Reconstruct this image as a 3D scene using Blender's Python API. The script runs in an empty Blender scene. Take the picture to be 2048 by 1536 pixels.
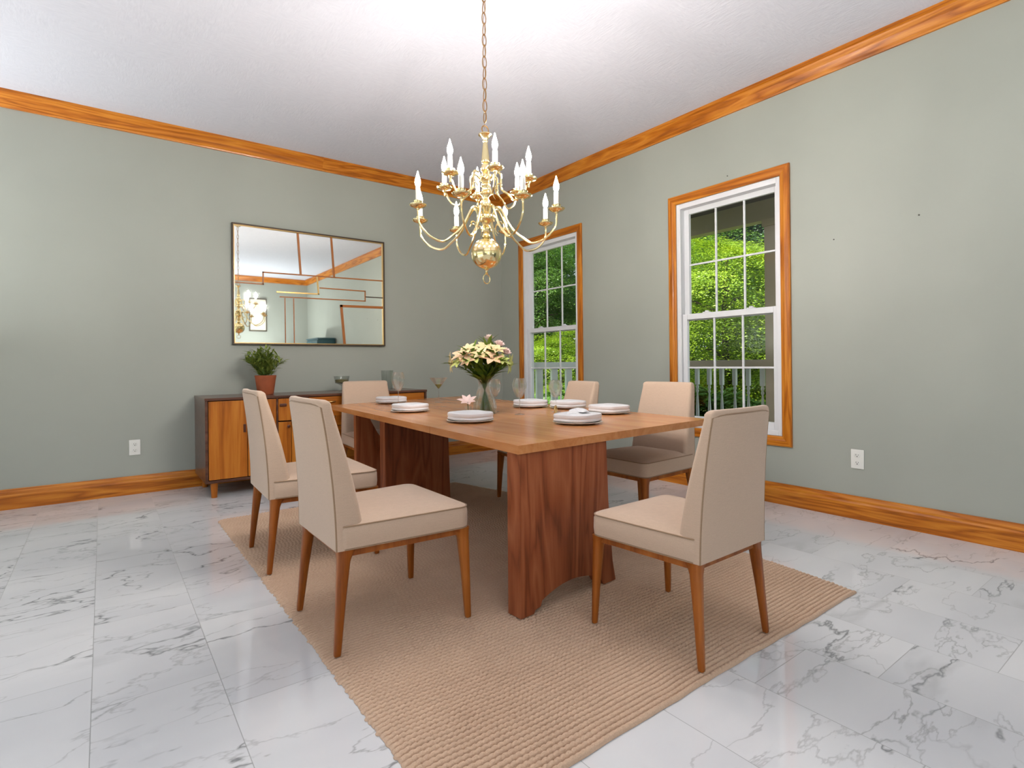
import bpy, bmesh, math, random
from math import sin, cos, pi, radians, sqrt, atan2
from mathutils import Vector, Matrix, noise

S = bpy.context.scene
COL = S.collection
random.seed(7)

# ------------------------------------------------------------------ helpers
def link(o):
    COL.objects.link(o)
    return o

def tag(o, label=None, cat=None, group=None, kind=None):
    if label: o['label'] = label
    if cat: o['category'] = cat
    if group: o['group'] = group
    if kind: o['kind'] = kind
    return o

def empty(name, loc=(0, 0, 0), rotz=0.0):
    o = bpy.data.objects.new(name, None)
    o.empty_display_size = 0.1
    o.location = loc
    o.rotation_euler = (0, 0, rotz)
    return link(o)

WN = {'top_leaf', 'pedestal', 'door', 'drawer', 'case', 'case_top', 'frame', 'lower_sash', 'upper_sash', 'grille', 'cover_plate', 'shaft', 'capital', 'top_rail', 'bottom_rail', 'baluster', 'pull', 'sash_lock'}
def obj(name, bm, mat, parent=None, smooth=True, angle=40):
    me = bpy.data.meshes.new(name)
    bmesh.ops.recalc_face_normals(bm, faces=bm.faces[:])
    if smooth:
        for f in bm.faces:
            f.smooth = True
        for e in bm.edges:
            if len(e.link_faces) == 2 and e.calc_face_angle(0) > radians(angle):
                e.smooth = False
    bm.to_mesh(me)
    bm.free()
    o = bpy.data.objects.new(name, me)
    if name in WN:
        wn = o.modifiers.new('weighted_normals', 'WEIGHTED_NORMAL'); wn.keep_sharp = True; wn.weight = 100
    for m in (mat if isinstance(mat, (list, tuple)) else [mat]):
        me.materials.append(m)
    if parent is not None:
        o.parent = parent
    return link(o)

def copy_tree(o, parent=None):
    c = o.copy()
    COL.objects.link(c)
    if parent is not None:
        c.parent = parent
    for ch in list(o.children):
        copy_tree(ch, c)
    return c

def add_box(bm, x0, x1, y0, y1, z0, z1, bev=0.0, M=None, seg=2):
    vs = [bm.verts.new((x, y, z)) for x in (x0, x1) for y in (y0, y1) for z in (z0, z1)]
    q = [(0, 1, 3, 2), (4, 6, 7, 5), (0, 4, 5, 1), (2, 3, 7, 6), (0, 2, 6, 4), (1, 5, 7, 3)]
    fs = [bm.faces.new([vs[i] for i in f]) for f in q]
    if bev > 0:
        es = list({e for f in fs for e in f.edges})
        r = bmesh.ops.bevel(bm, geom=es, offset=bev, segments=seg, affect='EDGES', profile=0.5)
        vs = list({v for f in r['faces'] for v in f.verts} | {v for v in vs if v.is_valid})
    if M is not None:
        for v in vs:
            if v.is_valid:
                v.co = M @ v.co
    return vs

def box(*a, **k):
    bm = bmesh.new()
    add_box(bm, *a, **k)
    return bm

def loft(bm, rings, cap0=True, cap1=True, closed=True):
    """rings: list of lists of points with equal counts"""
    R = [[bm.verts.new(p) for p in r] for r in rings]
    n = len(R[0])
    for a, b in zip(R, R[1:]):
        for i in range(n if closed else n - 1):
            j = (i + 1) % n
            bm.faces.new((a[i], a[j], b[j], b[i]))
    if cap0: bm.faces.new(list(reversed(R[0])))
    if cap1: bm.faces.new(R[-1])
    return R

def lathe(bm, prof, n=32, c=(0, 0, 0), cap=True):
    """prof: list of (r, z)"""
    rings = []
    for r, z in prof:
        rings.append([(c[0] + max(r, 1e-5) * cos(2 * pi * i / n), c[1] + max(r, 1e-5) * sin(2 * pi * i / n), c[2] + z) for i in range(n)])
    loft(bm, rings, cap, cap)

def tube(bm, pts, rad, n=8, closed=False, cap=True):
    """pts: list of points; rad: number or list"""
    P = [Vector(p) for p in pts]
    m = len(P)
    rr = rad if isinstance(rad, (list, tuple)) else [rad] * m
    up = None
    rings = []
    for i in range(m):
        if closed:
            t = (P[(i + 1) % m] - P[i - 1]).normalized()
        else:
            t = (P[min(i + 1, m - 1)] - P[max(i - 1, 0)]).normalized()
        if up is None:
            a = Vector((0, 0, 1)) if abs(t.z) < 0.9 else Vector((1, 0, 0))
            up = (a - t * a.dot(t)).normalized()
        else:
            up = (up - t * up.dot(t))
            if up.length < 1e-6:
                a = Vector((0, 0, 1)) if abs(t.z) < 0.9 else Vector((1, 0, 0))
                up = a - t * a.dot(t)
            up.normalize()
        s = t.cross(up)
        rings.append([P[i] + (up * cos(2 * pi * k / n) + s * sin(2 * pi * k / n)) * rr[i] for k in range(n)])
    if closed:
        R = [[bm.verts.new(p) for p in r] for r in rings]
        for i in range(m):
            a, b = R[i], R[(i + 1) % m]
            for k in range(n):
                l = (k + 1) % n
                bm.faces.new((a[k], a[l], b[l], b[k]))
    else:
        loft(bm, rings, cap, cap)

def spline(pts, k=8):
    """Catmull-Rom through points"""
    P = [Vector(p) for p in pts]
    P = [P[0] * 2 - P[1]] + P + [P[-1] * 2 - P[-2]]
    out = []
    for i in range(1, len(P) - 2):
        for j in range(k):
            t = j / k
            a, b, c, d = P[i - 1], P[i], P[i + 1], P[i + 2]
            out.append(0.5 * ((2 * b) + (c - a) * t + (2 * a - 5 * b + 4 * c - d) * t * t + (3 * b - a - 3 * c + d) * t ** 3))
    out.append(P[-2])
    return out

def prism(bm, poly, z0, z1, bev=0.0):
    """polygon in xy extruded in z"""
    lo = [bm.verts.new((p[0], p[1], z0)) for p in poly]
    hi = [bm.verts.new((p[0], p[1], z1)) for p in poly]
    n = len(poly)
    fs = [bm.faces.new(list(reversed(lo))), bm.faces.new(hi)]
    for i in range(n):
        j = (i + 1) % n
        fs.append(bm.faces.new((lo[i], lo[j], hi[j], hi[i])))
    if bev > 0:
        es = list({e for f in fs for e in f.edges})
        bmesh.ops.bevel(bm, geom=es, offset=bev, segments=2, affect='EDGES', profile=0.5)

# ------------------------------------------------------------------ materials
class NT:
    def __init__(s, name):
        s.m = bpy.data.materials.new(name)
        s.m.use_nodes = True
        s.t = s.m.node_tree
        s.t.nodes.clear()
        s.out = s.t.nodes.new('ShaderNodeOutputMaterial')
    def n(s, typ, **k):
        nd = s.t.nodes.new('ShaderNode' + typ)
        for a, v in k.items():
            if a.startswith('i_'):
                nd.inputs[a[2:].replace('_', ' ')].default_value = v
            else:
                setattr(nd, a, v)
        return nd
    def l(s, a, b):
        s.t.links.new(a, b)
    def math(s, op, a, b=None, c=None):
        nd = s.t.nodes.new('ShaderNodeMath')
        nd.operation = op
        for i, v in enumerate((a, b, c)):
            if v is None: continue
            if isinstance(v, (int, float)): nd.inputs[i].default_value = v
            else: s.l(v, nd.inputs[i])
        return nd.outputs[0]
    def ramp(s, fac, stops, interp='LINEAR'):
        nd = s.t.nodes.new('ShaderNodeValToRGB')
        nd.color_ramp.interpolation = interp
        el = nd.color_ramp.elements
        while len(el) < len(stops): el.new(0.5)
        for e, (p, c) in zip(el, stops):
            e.position = p
            e.color = (*c, 1) if len(c) == 3 else c
        s.l(fac, nd.inputs[0])
        return nd.outputs[0]
    def mix(s, fac, a, b, mode='MIX'):
        nd = s.t.nodes.new('ShaderNodeMix')
        nd.data_type = 'RGBA'
        nd.blend_type = mode
        for i, v in ((0, fac), (6, a), (7, b)):
            if isinstance(v, (int, float)): nd.inputs[i].default_value = v
            elif isinstance(v, tuple): nd.inputs[i].default_value = (*v, 1) if len(v) == 3 else v
            else: s.l(v, nd.inputs[i])
        return nd.outputs[2]
    def bsdf(s, color=None, rough=0.5, metal=0.0, **k):
        b = s.t.nodes.new('ShaderNodeBsdfPrincipled')
        if isinstance(color, tuple): b.inputs['Base Color'].default_value = (*color, 1)
        elif color is not None: s.l(color, b.inputs['Base Color'])
        if isinstance(rough, (int, float)): b.inputs['Roughness'].default_value = rough
        else: s.l(rough, b.inputs['Roughness'])
        b.inputs['Metallic'].default_value = metal
        for a, v in k.items():
            b.inputs[a.replace('_', ' ')].default_value = v
        s.l(b.outputs[0], s.out.inputs[0])
        s.b = b
        return b
    def bump(s, h, strength=0.2, dist=0.01):
        nd = s.t.nodes.new('ShaderNodeBump')
        nd.inputs['Strength'].default_value = strength
        nd.inputs['Distance'].default_value = dist
        s.l(h, nd.inputs['Height'])
        s.l(nd.outputs[0], s.b.inputs['Normal'])
    def coord(s, scale=(1, 1, 1), which='Object', rot=(0, 0, 0), loc=(0, 0, 0)):
        tc = s.t.nodes.new('ShaderNodeTexCoord')
        mp = s.t.nodes.new('ShaderNodeMapping')
        mp.inputs['Scale'].default_value = scale
        mp.inputs['Rotation'].default_value = rot
        mp.inputs['Location'].default_value = loc
        s.l(tc.outputs[which], mp.inputs[0])
        return mp.outputs[0]
    def noise(s, vec, scale=5, detail=4, rough=0.5, dist=0.0):
        nd = s.t.nodes.new('ShaderNodeTexNoise')
        nd.inputs['Scale'].default_value = scale
        nd.inputs['Detail'].default_value = detail
        nd.inputs['Roughness'].default_value = rough
        nd.inputs['Distortion'].default_value = dist
        if vec is not None: s.l(vec, nd.inputs['Vector'])
        return nd

def lin(r, g, b):
    f = lambda c: (c / 255 / 12.92) if c / 255 <= 0.04045 else ((c / 255 + 0.055) / 1.055) ** 2.4
    return (f(r), f(g), f(b))

def simple(name, col, rough=0.5, metal=0.0, var=0.0, **k):
    t = NT(name)
    if var:
        nz = t.noise(t.coord((1, 1, 1)), 9, 3)
        c = t.ramp(nz.outputs[0], [(0.3, tuple(v * (1 - var) for v in col)), (0.7, tuple(min(1, v * (1 + var)) for v in col))])
        t.bsdf(c, rough, metal, **k)
    else:
        t.bsdf(col, rough, metal, **k)
    return t.m

def wood(name, dark, mid, light, axis='x', fine=60.0, rough=0.35, ring=7.0, bump=0.08, coat=0.0, stretch=14.0, rnd=23.0):
    """grain runs along axis"""
    t = NT(name)
    sc = {'x': (1, stretch, stretch), 'y': (stretch, 1, stretch), 'z': (stretch, stretch, 1)}[axis]
    v = t.coord(sc)
    info = t.t.nodes.new('ShaderNodeObjectInfo')
    add = t.t.nodes.new('ShaderNodeVectorMath'); add.operation = 'ADD'
    sc2 = t.t.nodes.new('ShaderNodeVectorMath'); sc2.operation = 'SCALE'
    comb = t.t.nodes.new('ShaderNodeCombineXYZ')
    for i in range(3): t.l(info.outputs['Random'], comb.inputs[i])
    t.l(comb.outputs[0], sc2.inputs[0]); sc2.inputs['Scale'].default_value = rnd
    t.l(v, add.inputs[0]); t.l(sc2.outputs[0], add.inputs[1])
    vv = add.outputs[0]
    big = t.noise(vv, 0.55, 3, 0.55, 0.6)
    rings = t.math('FRACT', t.math('MULTIPLY', big.outputs[0], ring))
    tri = t.math('ABSOLUTE', t.math('SUBTRACT', rings, 0.5))
    med = t.noise(vv, 2.2, 4, 0.6)
    v2 = t.coord(tuple(c * (3.0 if c > 1 else 1.0) for c in sc))
    fin = t.noise(v2, fine / 12.0, 4, 0.7)
    f = t.math('ADD', t.math('MULTIPLY', tri, 0.7), t.math('ADD', t.math('MULTIPLY', med.outputs[0], 0.5), t.math('MULTIPLY', fin.outputs[0], 0.35)))
    c = t.ramp(f, [(0.28, dark), (0.55, mid), (0.85, light)])
    t.bsdf(c, rough, Coat_Weight=coat, Coat_Roughness=0.12)
    t.b.inputs['Specular IOR Level'].default_value = 0.3
    t.bump(fin.outputs[0], bump, 0.004)
    return t.m

OAK_D, OAK_M, OAK_L = lin(122, 60, 6), lin(184, 104, 20), lin(212, 136, 44)
M = {}
M['oak_x'] = wood('oak_along_x', OAK_D, OAK_M, OAK_L, 'x', rough=0.36, coat=0.12)
M['oak_y'] = wood('oak_along_y', OAK_D, OAK_M, OAK_L, 'y', rough=0.36, coat=0.12)
M['oak_z'] = wood('oak_along_z', OAK_D, OAK_M, OAK_L, 'z', rough=0.36, coat=0.12)
M['table_top'] = wood('table_top_wood', lin(180, 114, 66), lin(197, 130, 78), lin(208, 145, 92), 'y', rough=0.25, ring=4, bump=0.02, coat=0.12, stretch=12, rnd=0.0)
M['table_leg'] = wood('table_leg_wood', lin(94, 46, 24), lin(146, 78, 46), lin(168, 100, 64), 'z', rough=0.38, ring=9, bump=0.05, stretch=7)
M['teak_z'] = wood('teak_upright', lin(134, 70, 14), lin(176, 100, 26), lin(198, 126, 46), 'z', rough=0.4, ring=3, bump=0.04, stretch=16)
M['teak_x'] = wood('teak_level', lin(134, 70, 14), lin(176, 100, 26), lin(198, 126, 46), 'x', rough=0.4, ring=3, bump=0.04, stretch=16)
M['walnut_x'] = wood('walnut_case', lin(62, 36, 26), lin(92, 58, 44), lin(112, 74, 58), 'x', rough=0.3, ring=3, bump=0.03, coat=0.3)
M['chair_wood'] = wood('chair_leg_wood', lin(112, 54, 12), lin(152, 82, 26), lin(172, 102, 42), 'z', rough=0.35, ring=3, bump=0.03)

def fabric(name, col):
    t = NT(name)
    v = t.coord((1, 1, 1))
    n1 = t.noise(v, 420, 2, 0.6)
    n2 = t.noise(t.coord((6, 6, 60)), 6, 3, 0.6)
    f = t.math('ADD', t.math('MULTIPLY', n1.outputs[0], 0.6), t.math('MULTIPLY', n2.outputs[0], 0.4))
    c = t.ramp(f, [(0.3, tuple(x * 0.9 for x in col)), (0.7, tuple(min(1, x * 1.08) for x in col))])
    t.bsdf(c, 0.85, Sheen_Weight=0.25, Sheen_Roughness=0.4)
    t.bump(n1.outputs[0], 0.12, 0.002)
    return t.m
M['fabric'] = fabric('cream_upholstery', lin(196, 170, 148))
M['piping'] = fabric('piping_cord', lin(150, 122, 96))
M['napkin'] = fabric('white_linen', lin(226, 224, 226))

# walls
t = NT('sage_wall_paint')
n1 = t.noise(t.coord((1, 1, 1)), 1.3, 3, 0.5)
n2 = t.noise(t.coord((1, 1, 1)), 160, 2, 0.5)
c = t.ramp(n1.outputs[0], [(0.3, lin(163, 166, 156)), (0.7, lin(168, 171, 161))])
t.bsdf(c, 0.5)
t.b.inputs['Specular IOR Level'].default_value = 0.35
t.bump(n2.outputs[0], 0.05, 0.002)
M['wall'] = t.m
# ceiling: brushed plaster
t = NT('brushed_white_ceiling')
v = t.coord((1, 1, 1))
n0 = t.noise(v, 3.0, 2, 0.5)
a = t.noise(t.coord((18, 3.5, 1), rot=(0, 0, 0.5)), 4, 5, 0.65, 0.6)
b_ = t.noise(t.coord((4, 20, 1), rot=(0, 0, -0.3)), 4, 5, 0.65, 0.6)
sel = t.ramp(n0.outputs[0], [(0.42, (0, 0, 0)), (0.58, (1, 1, 1))])
h = t.mix(sel, a.outputs[0], b_.outputs[0])
c = t.ramp(h, [(0.3, lin(206, 206, 215)), (0.7, lin(217, 217, 225))])
t.bsdf(c, 0.8)
t.bump(h, 0.35, 0.008)
M['ceiling'] = t.m

# marble tile floor: columns along Y, staggered by a third
t = NT('marble_tile_floor')
tc = t.t.nodes.new('ShaderNodeTexCoord')
sx = t.t.nodes.new('ShaderNodeSeparateXYZ')
t.l(tc.outputs['Object'], sx.inputs[0])
X, Y = sx.outputs[0], sx.outputs[1]
W_, L_ = 0.3635, 0.728
xx = t.math('DIVIDE', t.math('SUBTRACT', X, 0.324), W_)
k = t.math('FLOOR', xx)
fx = t.math('SUBTRACT', xx, k)
yy = t.math('DIVIDE', t.math('ADD', t.math('SUBTRACT', Y, 0.525), t.math('MULTIPLY', k, 0.2427)), L_)
j = t.math('FLOOR', yy)
fy = t.math('SUBTRACT', yy, j)
ex = t.math('MULTIPLY', t.math('MINIMUM', fx, t.math('SUBTRACT', 1.0, fx)), W_)
ey = t.math('MULTIPLY', t.math('MINIMUM', fy, t.math('SUBTRACT', 1.0, fy)), L_)
ed = t.math('MINIMUM', ex, ey)
grout = t.ramp(t.math('MULTIPLY', ed, 100.0), [(0.10, (1, 1, 1)), (0.16, (0, 0, 0))])
cmb = t.t.nodes.new('ShaderNodeCombineXYZ')
t.l(k, cmb.inputs[0]); t.l(j, cmb.inputs[1])
wn = t.t.nodes.new('ShaderNodeTexWhiteNoise')
t.l(cmb.outputs[0], wn.inputs[0])
off = t.t.nodes.new('ShaderNodeVectorMath'); off.operation = 'MULTIPLY'
t.l(wn.outputs['Color'], off.inputs[0]); off.inputs[1].default_value = (9, 9, 9)
addv = t.t.nodes.new('ShaderNodeVectorMath'); addv.operation = 'ADD'
mp = t.t.nodes.new('ShaderNodeMapping')
mp.inputs['Rotation'].default_value = (0, 0, radians(-32))
mp.inputs['Scale'].default_value = (1.0, 2.6, 1.0)
t.l(tc.outputs['Object'], mp.inputs[0])
t.l(mp.outputs[0], addv.inputs[0]); t.l(off.outputs[0], addv.inputs[1])
vv = addv.outputs[0]
def vein(scale, dist, width, maskscale, lo, hi):
    nz = t.noise(vv, scale, 6, 0.52, dist)
    d = t.math('ABSOLUTE', t.math('SUBTRACT', nz.outputs[0], 0.5))
    ln = t.ramp(d, [(0.0, (1, 1, 1)), (width, (0, 0, 0))])
    mk = t.noise(vv, maskscale, 2, 0.5)
    mm = t.ramp(mk.outputs[0], [(lo, (0, 0, 0)), (hi, (1, 1, 1))])
    return t.math('MULTIPLY', ln, mm)
v1 = vein(0.75, 0.12, 0.0060, 1.2, 0.38, 0.56)
v2 = vein(1.5, 0.2, 0.0085, 1.5, 0.38, 0.58)
v3 = vein(0.7, 0.15, 0.045, 1.3, 0.52, 0.70)
cl = t.noise(vv, 0.8, 3, 0.5)
base = t.ramp(cl.outputs[0], [(0.3, lin(208, 209, 212)), (0.7, lin(224, 224, 225))])
c = t.mix(t.math('MULTIPLY', v3, 0.30), base, lin(150, 152, 152))
c = t.mix(t.math('MULTIPLY', v2, 0.55), c, lin(132, 132, 132))
c = t.mix(t.math('MULTIPLY', v1, 0.75), c, lin(92, 94, 96))
c = t.mix(t.math('MULTIPLY', grout, 0.75), c, lin(140, 141, 140))
ro = t.math('ADD', 0.06, t.math('MULTIPLY', grout, 0.5))
t.bsdf(c, ro)
t.b.inputs['Specular IOR Level'].default_value = 0.55
t.bump(t.math('SUBTRACT', 1.0, grout), 0.15, 0.002)
M['floor'] = t.m

t = NT('woven_rug')
v = t.coord((1, 1, 1))
n1 = t.noise(v, 260, 3, 0.6); n2 = t.noise(v, 2.5, 2, 0.5)
c = t.ramp(t.math('ADD', t.math('MULTIPLY', n1.outputs[0], 0.6), t.math('MULTIPLY', n2.outputs[0], 0.4)),
           [(0.3, lin(188, 156, 130)), (0.7, lin(212, 182, 156))])
t.bsdf(c, 0.9)
t.bump(n1.outputs[0], 0.5, 0.004)
M['rug'] = t.m

M['vinyl'] = simple('white_vinyl', lin(228, 228, 230), 0.4)
M['plate_white'] = simple('white_plastic', lin(232, 231, 224), 0.35)
M['slot'] = simple('outlet_slot', lin(70, 68, 62), 0.6)
M['brass'] = simple('polished_brass', (0.90, 0.74, 0.40), 0.13, 1.0)
M['brass_old'] = simple('aged_brass_chain', (0.42, 0.24, 0.10), 0.3, 1.0)
M['gold'] = simple('gold_strip', (0.55, 0.36, 0.14), 0.3, 1.0)
M['bronze'] = simple('dark_bronze', lin(70, 56, 44), 0.4, 0.3)
M['mirror_line'] = simple('amber_mirror_line', lin(164, 96, 34), 0.4)  # amber of the mirror dividers and of reflected trim drawn as strips
M['mirror'] = simple('mirror_silver', (0.86, 0.89, 0.85), 0.02, 1.0)
M['ceramic'] = simple('cream_ceramic', lin(226, 214, 200), 0.25)
M['ceramic_white'] = simple('white_ceramic', lin(232, 230, 228), 0.25)
M['terracotta'] = simple('terracotta_pot', lin(160, 82, 46), 0.75, var=0.18)
M['soil'] = simple('dark_soil', lin(44, 32, 24), 0.95)
M['knob'] = simple('dark_wood_knob', lin(80, 38, 20), 0.35)
M['candle'] = simple('candle_sleeve', lin(240, 236, 226), 0.45)
M['porch_paint'] = simple('taupe_porch_paint', lin(206, 186, 164), 0.6)
M['porch_beam'] = simple('tan_beam_paint', lin(204, 184, 152), 0.6)
M['porch_dark'] = simple('dark_soffit', lin(92, 82, 74), 0.7)
M['porch_white'] = simple('white_porch_paint', lin(214, 216, 212), 0.5)
M['deck'] = simple('deck_boards', lin(150, 138, 122), 0.7, var=0.12)
M['lawn'] = simple('lawn_grass', lin(92, 112, 48), 0.9, var=0.3)
M['bounce_slab'] = simple('pale_bounce_slab', lin(196, 192, 184), 0.8, var=0.06)
M['bark'] = simple('tree_bark', lin(74, 62, 50), 0.9, var=0.25)
M['roof'] = simple('roof_board', lin(120, 112, 104), 0.8)
M['white_paint'] = simple('white_trim_paint', lin(226, 226, 224), 0.5)
M['teal'] = simple('teal_paint', lin(44, 78, 84), 0.5)
M['paper'] = simple('cream_paper', lin(226, 222, 200), 0.7)

def leafmat(name, a, b, trans=0.35):
    t = NT(name)
    info = t.t.nodes.new('ShaderNodeNewGeometry')
    pn = t.noise(t.coord((1, 1, 1)), 1.6, 2, 0.5)
    mixf = t.math('ADD', t.math('MULTIPLY', info.outputs['Random Per Island'], 0.5), t.math('SUBTRACT', t.math('MULTIPLY', pn.outputs[0], 1.6), 0.55))
    c = t.ramp(mixf, [(0.0, a), (1.0, b)])
    d = t.n('BsdfDiffuse'); tr = t.n('BsdfTranslucent'); mx = t.n('MixShader')
    gl = t.n('BsdfGlossy'); gl.inputs['Roughness'].default_value = 0.4
    t.l(c, d.inputs[0]); t.l(c, tr.inputs[0])
    mx.inputs[0].default_value = trans
    t.l(d.outputs[0], mx.inputs[1]); t.l(tr.outputs[0], mx.inputs[2])
    mx2 = t.n('MixShader'); mx2.inputs[0].default_value = 0.04
    t.l(mx.outputs[0], mx2.inputs[1]); t.l(gl.outputs[0], mx2.inputs[2])
    t.l(mx2.outputs[0], t.out.inputs[0])
    return t.m
M['leaf_bright'] = leafmat('bright_maple_leaves', lin(96, 138, 26), lin(176, 200, 50))
M['leaf_mid'] = leafmat('green_leaves', lin(58, 104, 34), lin(120, 160, 54))
M['leaf_dark'] = leafmat('deep_green_leaves', lin(40, 82, 40), lin(86, 128, 66))
M['leaf_pot'] = leafmat('pot_plant_leaves', lin(70, 100, 30), lin(186, 200, 100), 0.3)
M['leaf_vase'] = leafmat('bouquet_leaves', lin(58, 84, 26), lin(124, 150, 52), 0.25)
M['stem'] = simple('green_stem', lin(78, 104, 44), 0.5)
M['petal_cream'] = leafmat('cream_petals', lin(234, 208, 150), lin(248, 236, 198), 0.3)
M['petal_peach'] = leafmat('peach_petals', lin(238, 192, 150), lin(250, 224, 194), 0.3)
M['petal_pink'] = leafmat('pale_pink_petals', lin(236, 206, 200), lin(248, 228, 222), 0.3)
M['petal_green'] = leafmat('green_white_petals', lin(190, 204, 110), lin(224, 228, 160), 0.3)
M['blossom'] = leafmat('white_shrub_blossom', lin(230, 230, 220), lin(250, 250, 244), 0.3)

def thin_glass(name, tint=(0.97, 0.98, 0.97), refl=0.5, power=3.0, base=0.03):
    t = NT(name)
    lw = t.n('LayerWeight'); lw.inputs[0].default_value = 0.5
    f = t.math('ADD', base, t.math('MULTIPLY', t.math('POWER', lw.outputs['Facing'], power), refl))
    tr = t.n('BsdfTransparent'); tr.inputs[0].default_value = (*tint, 1)
    gl = t.n('BsdfGlossy'); gl.inputs['Roughness'].default_value = 0.03
    mx = t.n('MixShader')
    t.l(f, mx.inputs[0]); t.l(tr.outputs[0], mx.inputs[1]); t.l(gl.outputs[0], mx.inputs[2])
    t.l(mx.outputs[0], t.out.inputs[0])
    return t.m
M['pane'] = thin_glass('window_glass', (0.97, 0.985, 0.975), 0.35, 4.0, 0.02)
t = NT('clear_stemware')
g = t.n('BsdfGlass'); g.inputs['Roughness'].default_value = 0.0; g.inputs['IOR'].default_value = 1.38
g.inputs['Color'].default_value = (0.99, 1.0, 0.99, 1)
tr = t.n('BsdfTransparent'); mx = t.n('MixShader'); mx.inputs[0].default_value = 0.6
t.l(g.outputs[0], mx.inputs[1]); t.l(tr.outputs[0], mx.inputs[2]); t.l(mx.outputs[0], t.out.inputs[0])
M['crystal'] = t.m
M['smoke'] = thin_glass('grey_tumbler', (0.86, 0.875, 0.865), 0.6, 2.5, 0.03)
M['water'] = thin_glass('vase_water', (0.95, 0.97, 0.93), 0.4, 3.0, 0.02)
M['wine'] = simple('green_drink', lin(176, 190, 110), 0.1)

M['slot'] = M['slot']
t = NT('lit_bulb')
e = t.n('Emission'); e.inputs[0].default_value = (1.0, 0.955, 0.90, 1); e.inputs[1].default_value = 470.0
t.l(e.outputs[0], t.out.inputs[0])
M['bulb'] = t.m

# ------------------------------------------------------------------ room
XR, YL, ZC = 4.194, 5.827, 3.284
X0, Y0 = -2.3, -2.7
WT = 0.16

def struct(o):
    o['kind'] = 'structure'
    return o

struct(obj('floor', box(X0 - WT, XR + WT, Y0 - WT, YL + WT, -0.12, 0.0), M['floor'], smooth=False))
struct(obj('ceiling', box(X0 - WT, XR + WT, Y0 - WT, YL + WT, ZC, ZC + 0.12), M['ceiling'], smooth=False))
struct(obj('wall_left', box(X0 - WT, XR + WT, YL, YL + WT, 0, ZC), M['wall'], smooth=False))
# right wall with two window holes
WINS = [(2.135, 3.092, 0.522, 2.532), (4.388, 5.362, 0.522, 2.555)]   # y0,y1,z0,z1 of the openings
bm = bmesh.new()
ys = [Y0, WINS[0][0], WINS[0][1], WINS[1][0], WINS[1][1], YL]
for i in (0, 2, 4):
    add_box(bm, XR, XR + WT, ys[i], ys[i + 1], 0, ZC)
for (a, b, z0, z1) in WINS:
    add_box(bm, XR, XR + WT, a, b, 0, z0)
    add_box(bm, XR, XR + WT, a, b, z1, ZC)
struct(obj('wall_right', bm, M['wall'], smooth=False))
for y, z in ((1.242, 2.028), (1.752, 1.968), (2.577, 2.654)):
    bm = bmesh.new(); lathe(bm, [(0.0045, 0.0), (0.0045, 0.004), (0.002, 0.005)], 10)
    bmesh.ops.rotate(bm, verts=bm.verts, cent=(0, 0, 0), matrix=Matrix.Rotation(-pi / 2, 3, 'Y'))
    bmesh.ops.translate(bm, verts=bm.verts, vec=(XR, y, z))
    obj('picture_nail', bm, M['slot'], bpy.data.objects['wall_right'])
# side wall (beyond the left edge of the photo) with an opening added to let daylight in
SO = (0.2, 3.8, 0.0, 2.25)
bm = bmesh.new()
add_box(bm, X0 - WT, X0, Y0 - WT, SO[0], 0, ZC)
add_box(bm, X0 - WT, X0, SO[1], YL, 0, ZC)
add_box(bm, X0 - WT, X0, SO[0], SO[1], SO[3], ZC)
struct(obj('wall_side', bm, M['wall'], smooth=False))
# rear wall behind the camera with an opening added for more daylight
RO = (-1.5, 0.9, 0.0, 2.25)
bm = bmesh.new()
add_box(bm, X0, RO[0], Y0 - WT, Y0, 0, ZC)
add_box(bm, RO[1], XR + WT, Y0 - WT, Y0, 0, ZC)
add_box(bm, RO[0], RO[1], Y0 - WT, Y0, RO[3], ZC)
struct(obj('wall_rear', bm, M['wall'], smooth=False))

# frames of the two added daylight openings
def opening_frame(name, axis, a0, a1, pos, zt, posts):
    bm = bmesh.new()
    w = 0.09
    spans = [a0, a1] + posts
    for p in spans:
        q0, q1 = (p - w / 2, p + w / 2)
        if p == a0: q0, q1 = a0, a0 + w
        if p == a1: q0, q1 = a1 - w, a1
        if axis == 'y': add_box(bm, pos - 0.13, pos - 0.03, q0, q1, 0, zt)
        else: add_box(bm, q0, q1, pos - 0.13, pos - 0.03, 0, zt)
    if axis == 'y': add_box(bm, pos - 0.13, pos - 0.03, a0, a1, zt - w, zt)
    else: add_box(bm, a0, a1, pos - 0.13, pos - 0.03, zt - w, zt)
    return struct(obj(name, bm, M['white_paint'], smooth=False))
opening_frame('added_opening_1', 'y', SO[0], SO[1], X0, SO[3], [2.0])
opening_frame('added_opening_2', 'x', RO[0], RO[1], Y0, RO[3], [-0.3])

# baseboards and crown
BASE = [(0, 0), (0.022, 0), (0.022, 0.105), (0.017, 0.118), (0.016, 0.132), (0.010, 0.150), (0.008, 0.159), (0, 0.159)]
CROWN = [(0, -0.124), (0.014, -0.124), (0.018, -0.112), (0.026, -0.100), (0.034, -0.086), (0.046, -0.064), (0.062, -0.040), (0.068, -0.030), (0.078, -0.022), (0.080, 0), (0, 0)]
def extrude_profile(prof, p0, p1, inward, z):
    bm = bmesh.new()
    r = []
    for p in (p0, p1):
        r.append([(p[0] + inward[0] * o, p[1] + inward[1] * o, z + h) for o, h in prof])
    loft(bm, r)
    return bm
def trim(name, prof, p0, p1, inward, z, mat):
    return struct(obj(name, extrude_profile(prof, p0, p1, inward, z), mat, smooth=False))
trim('baseboard_left', BASE, (X0, YL), (XR, YL), (0, -1), 0, M['oak_x'])
trim('baseboard_right', BASE, (XR, Y0), (XR, YL), (-1, 0), 0, M['oak_y'])
trim('trim_1', CROWN, (X0, YL), (1.87, YL), (0, -1), ZC, M['oak_x'])
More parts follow.
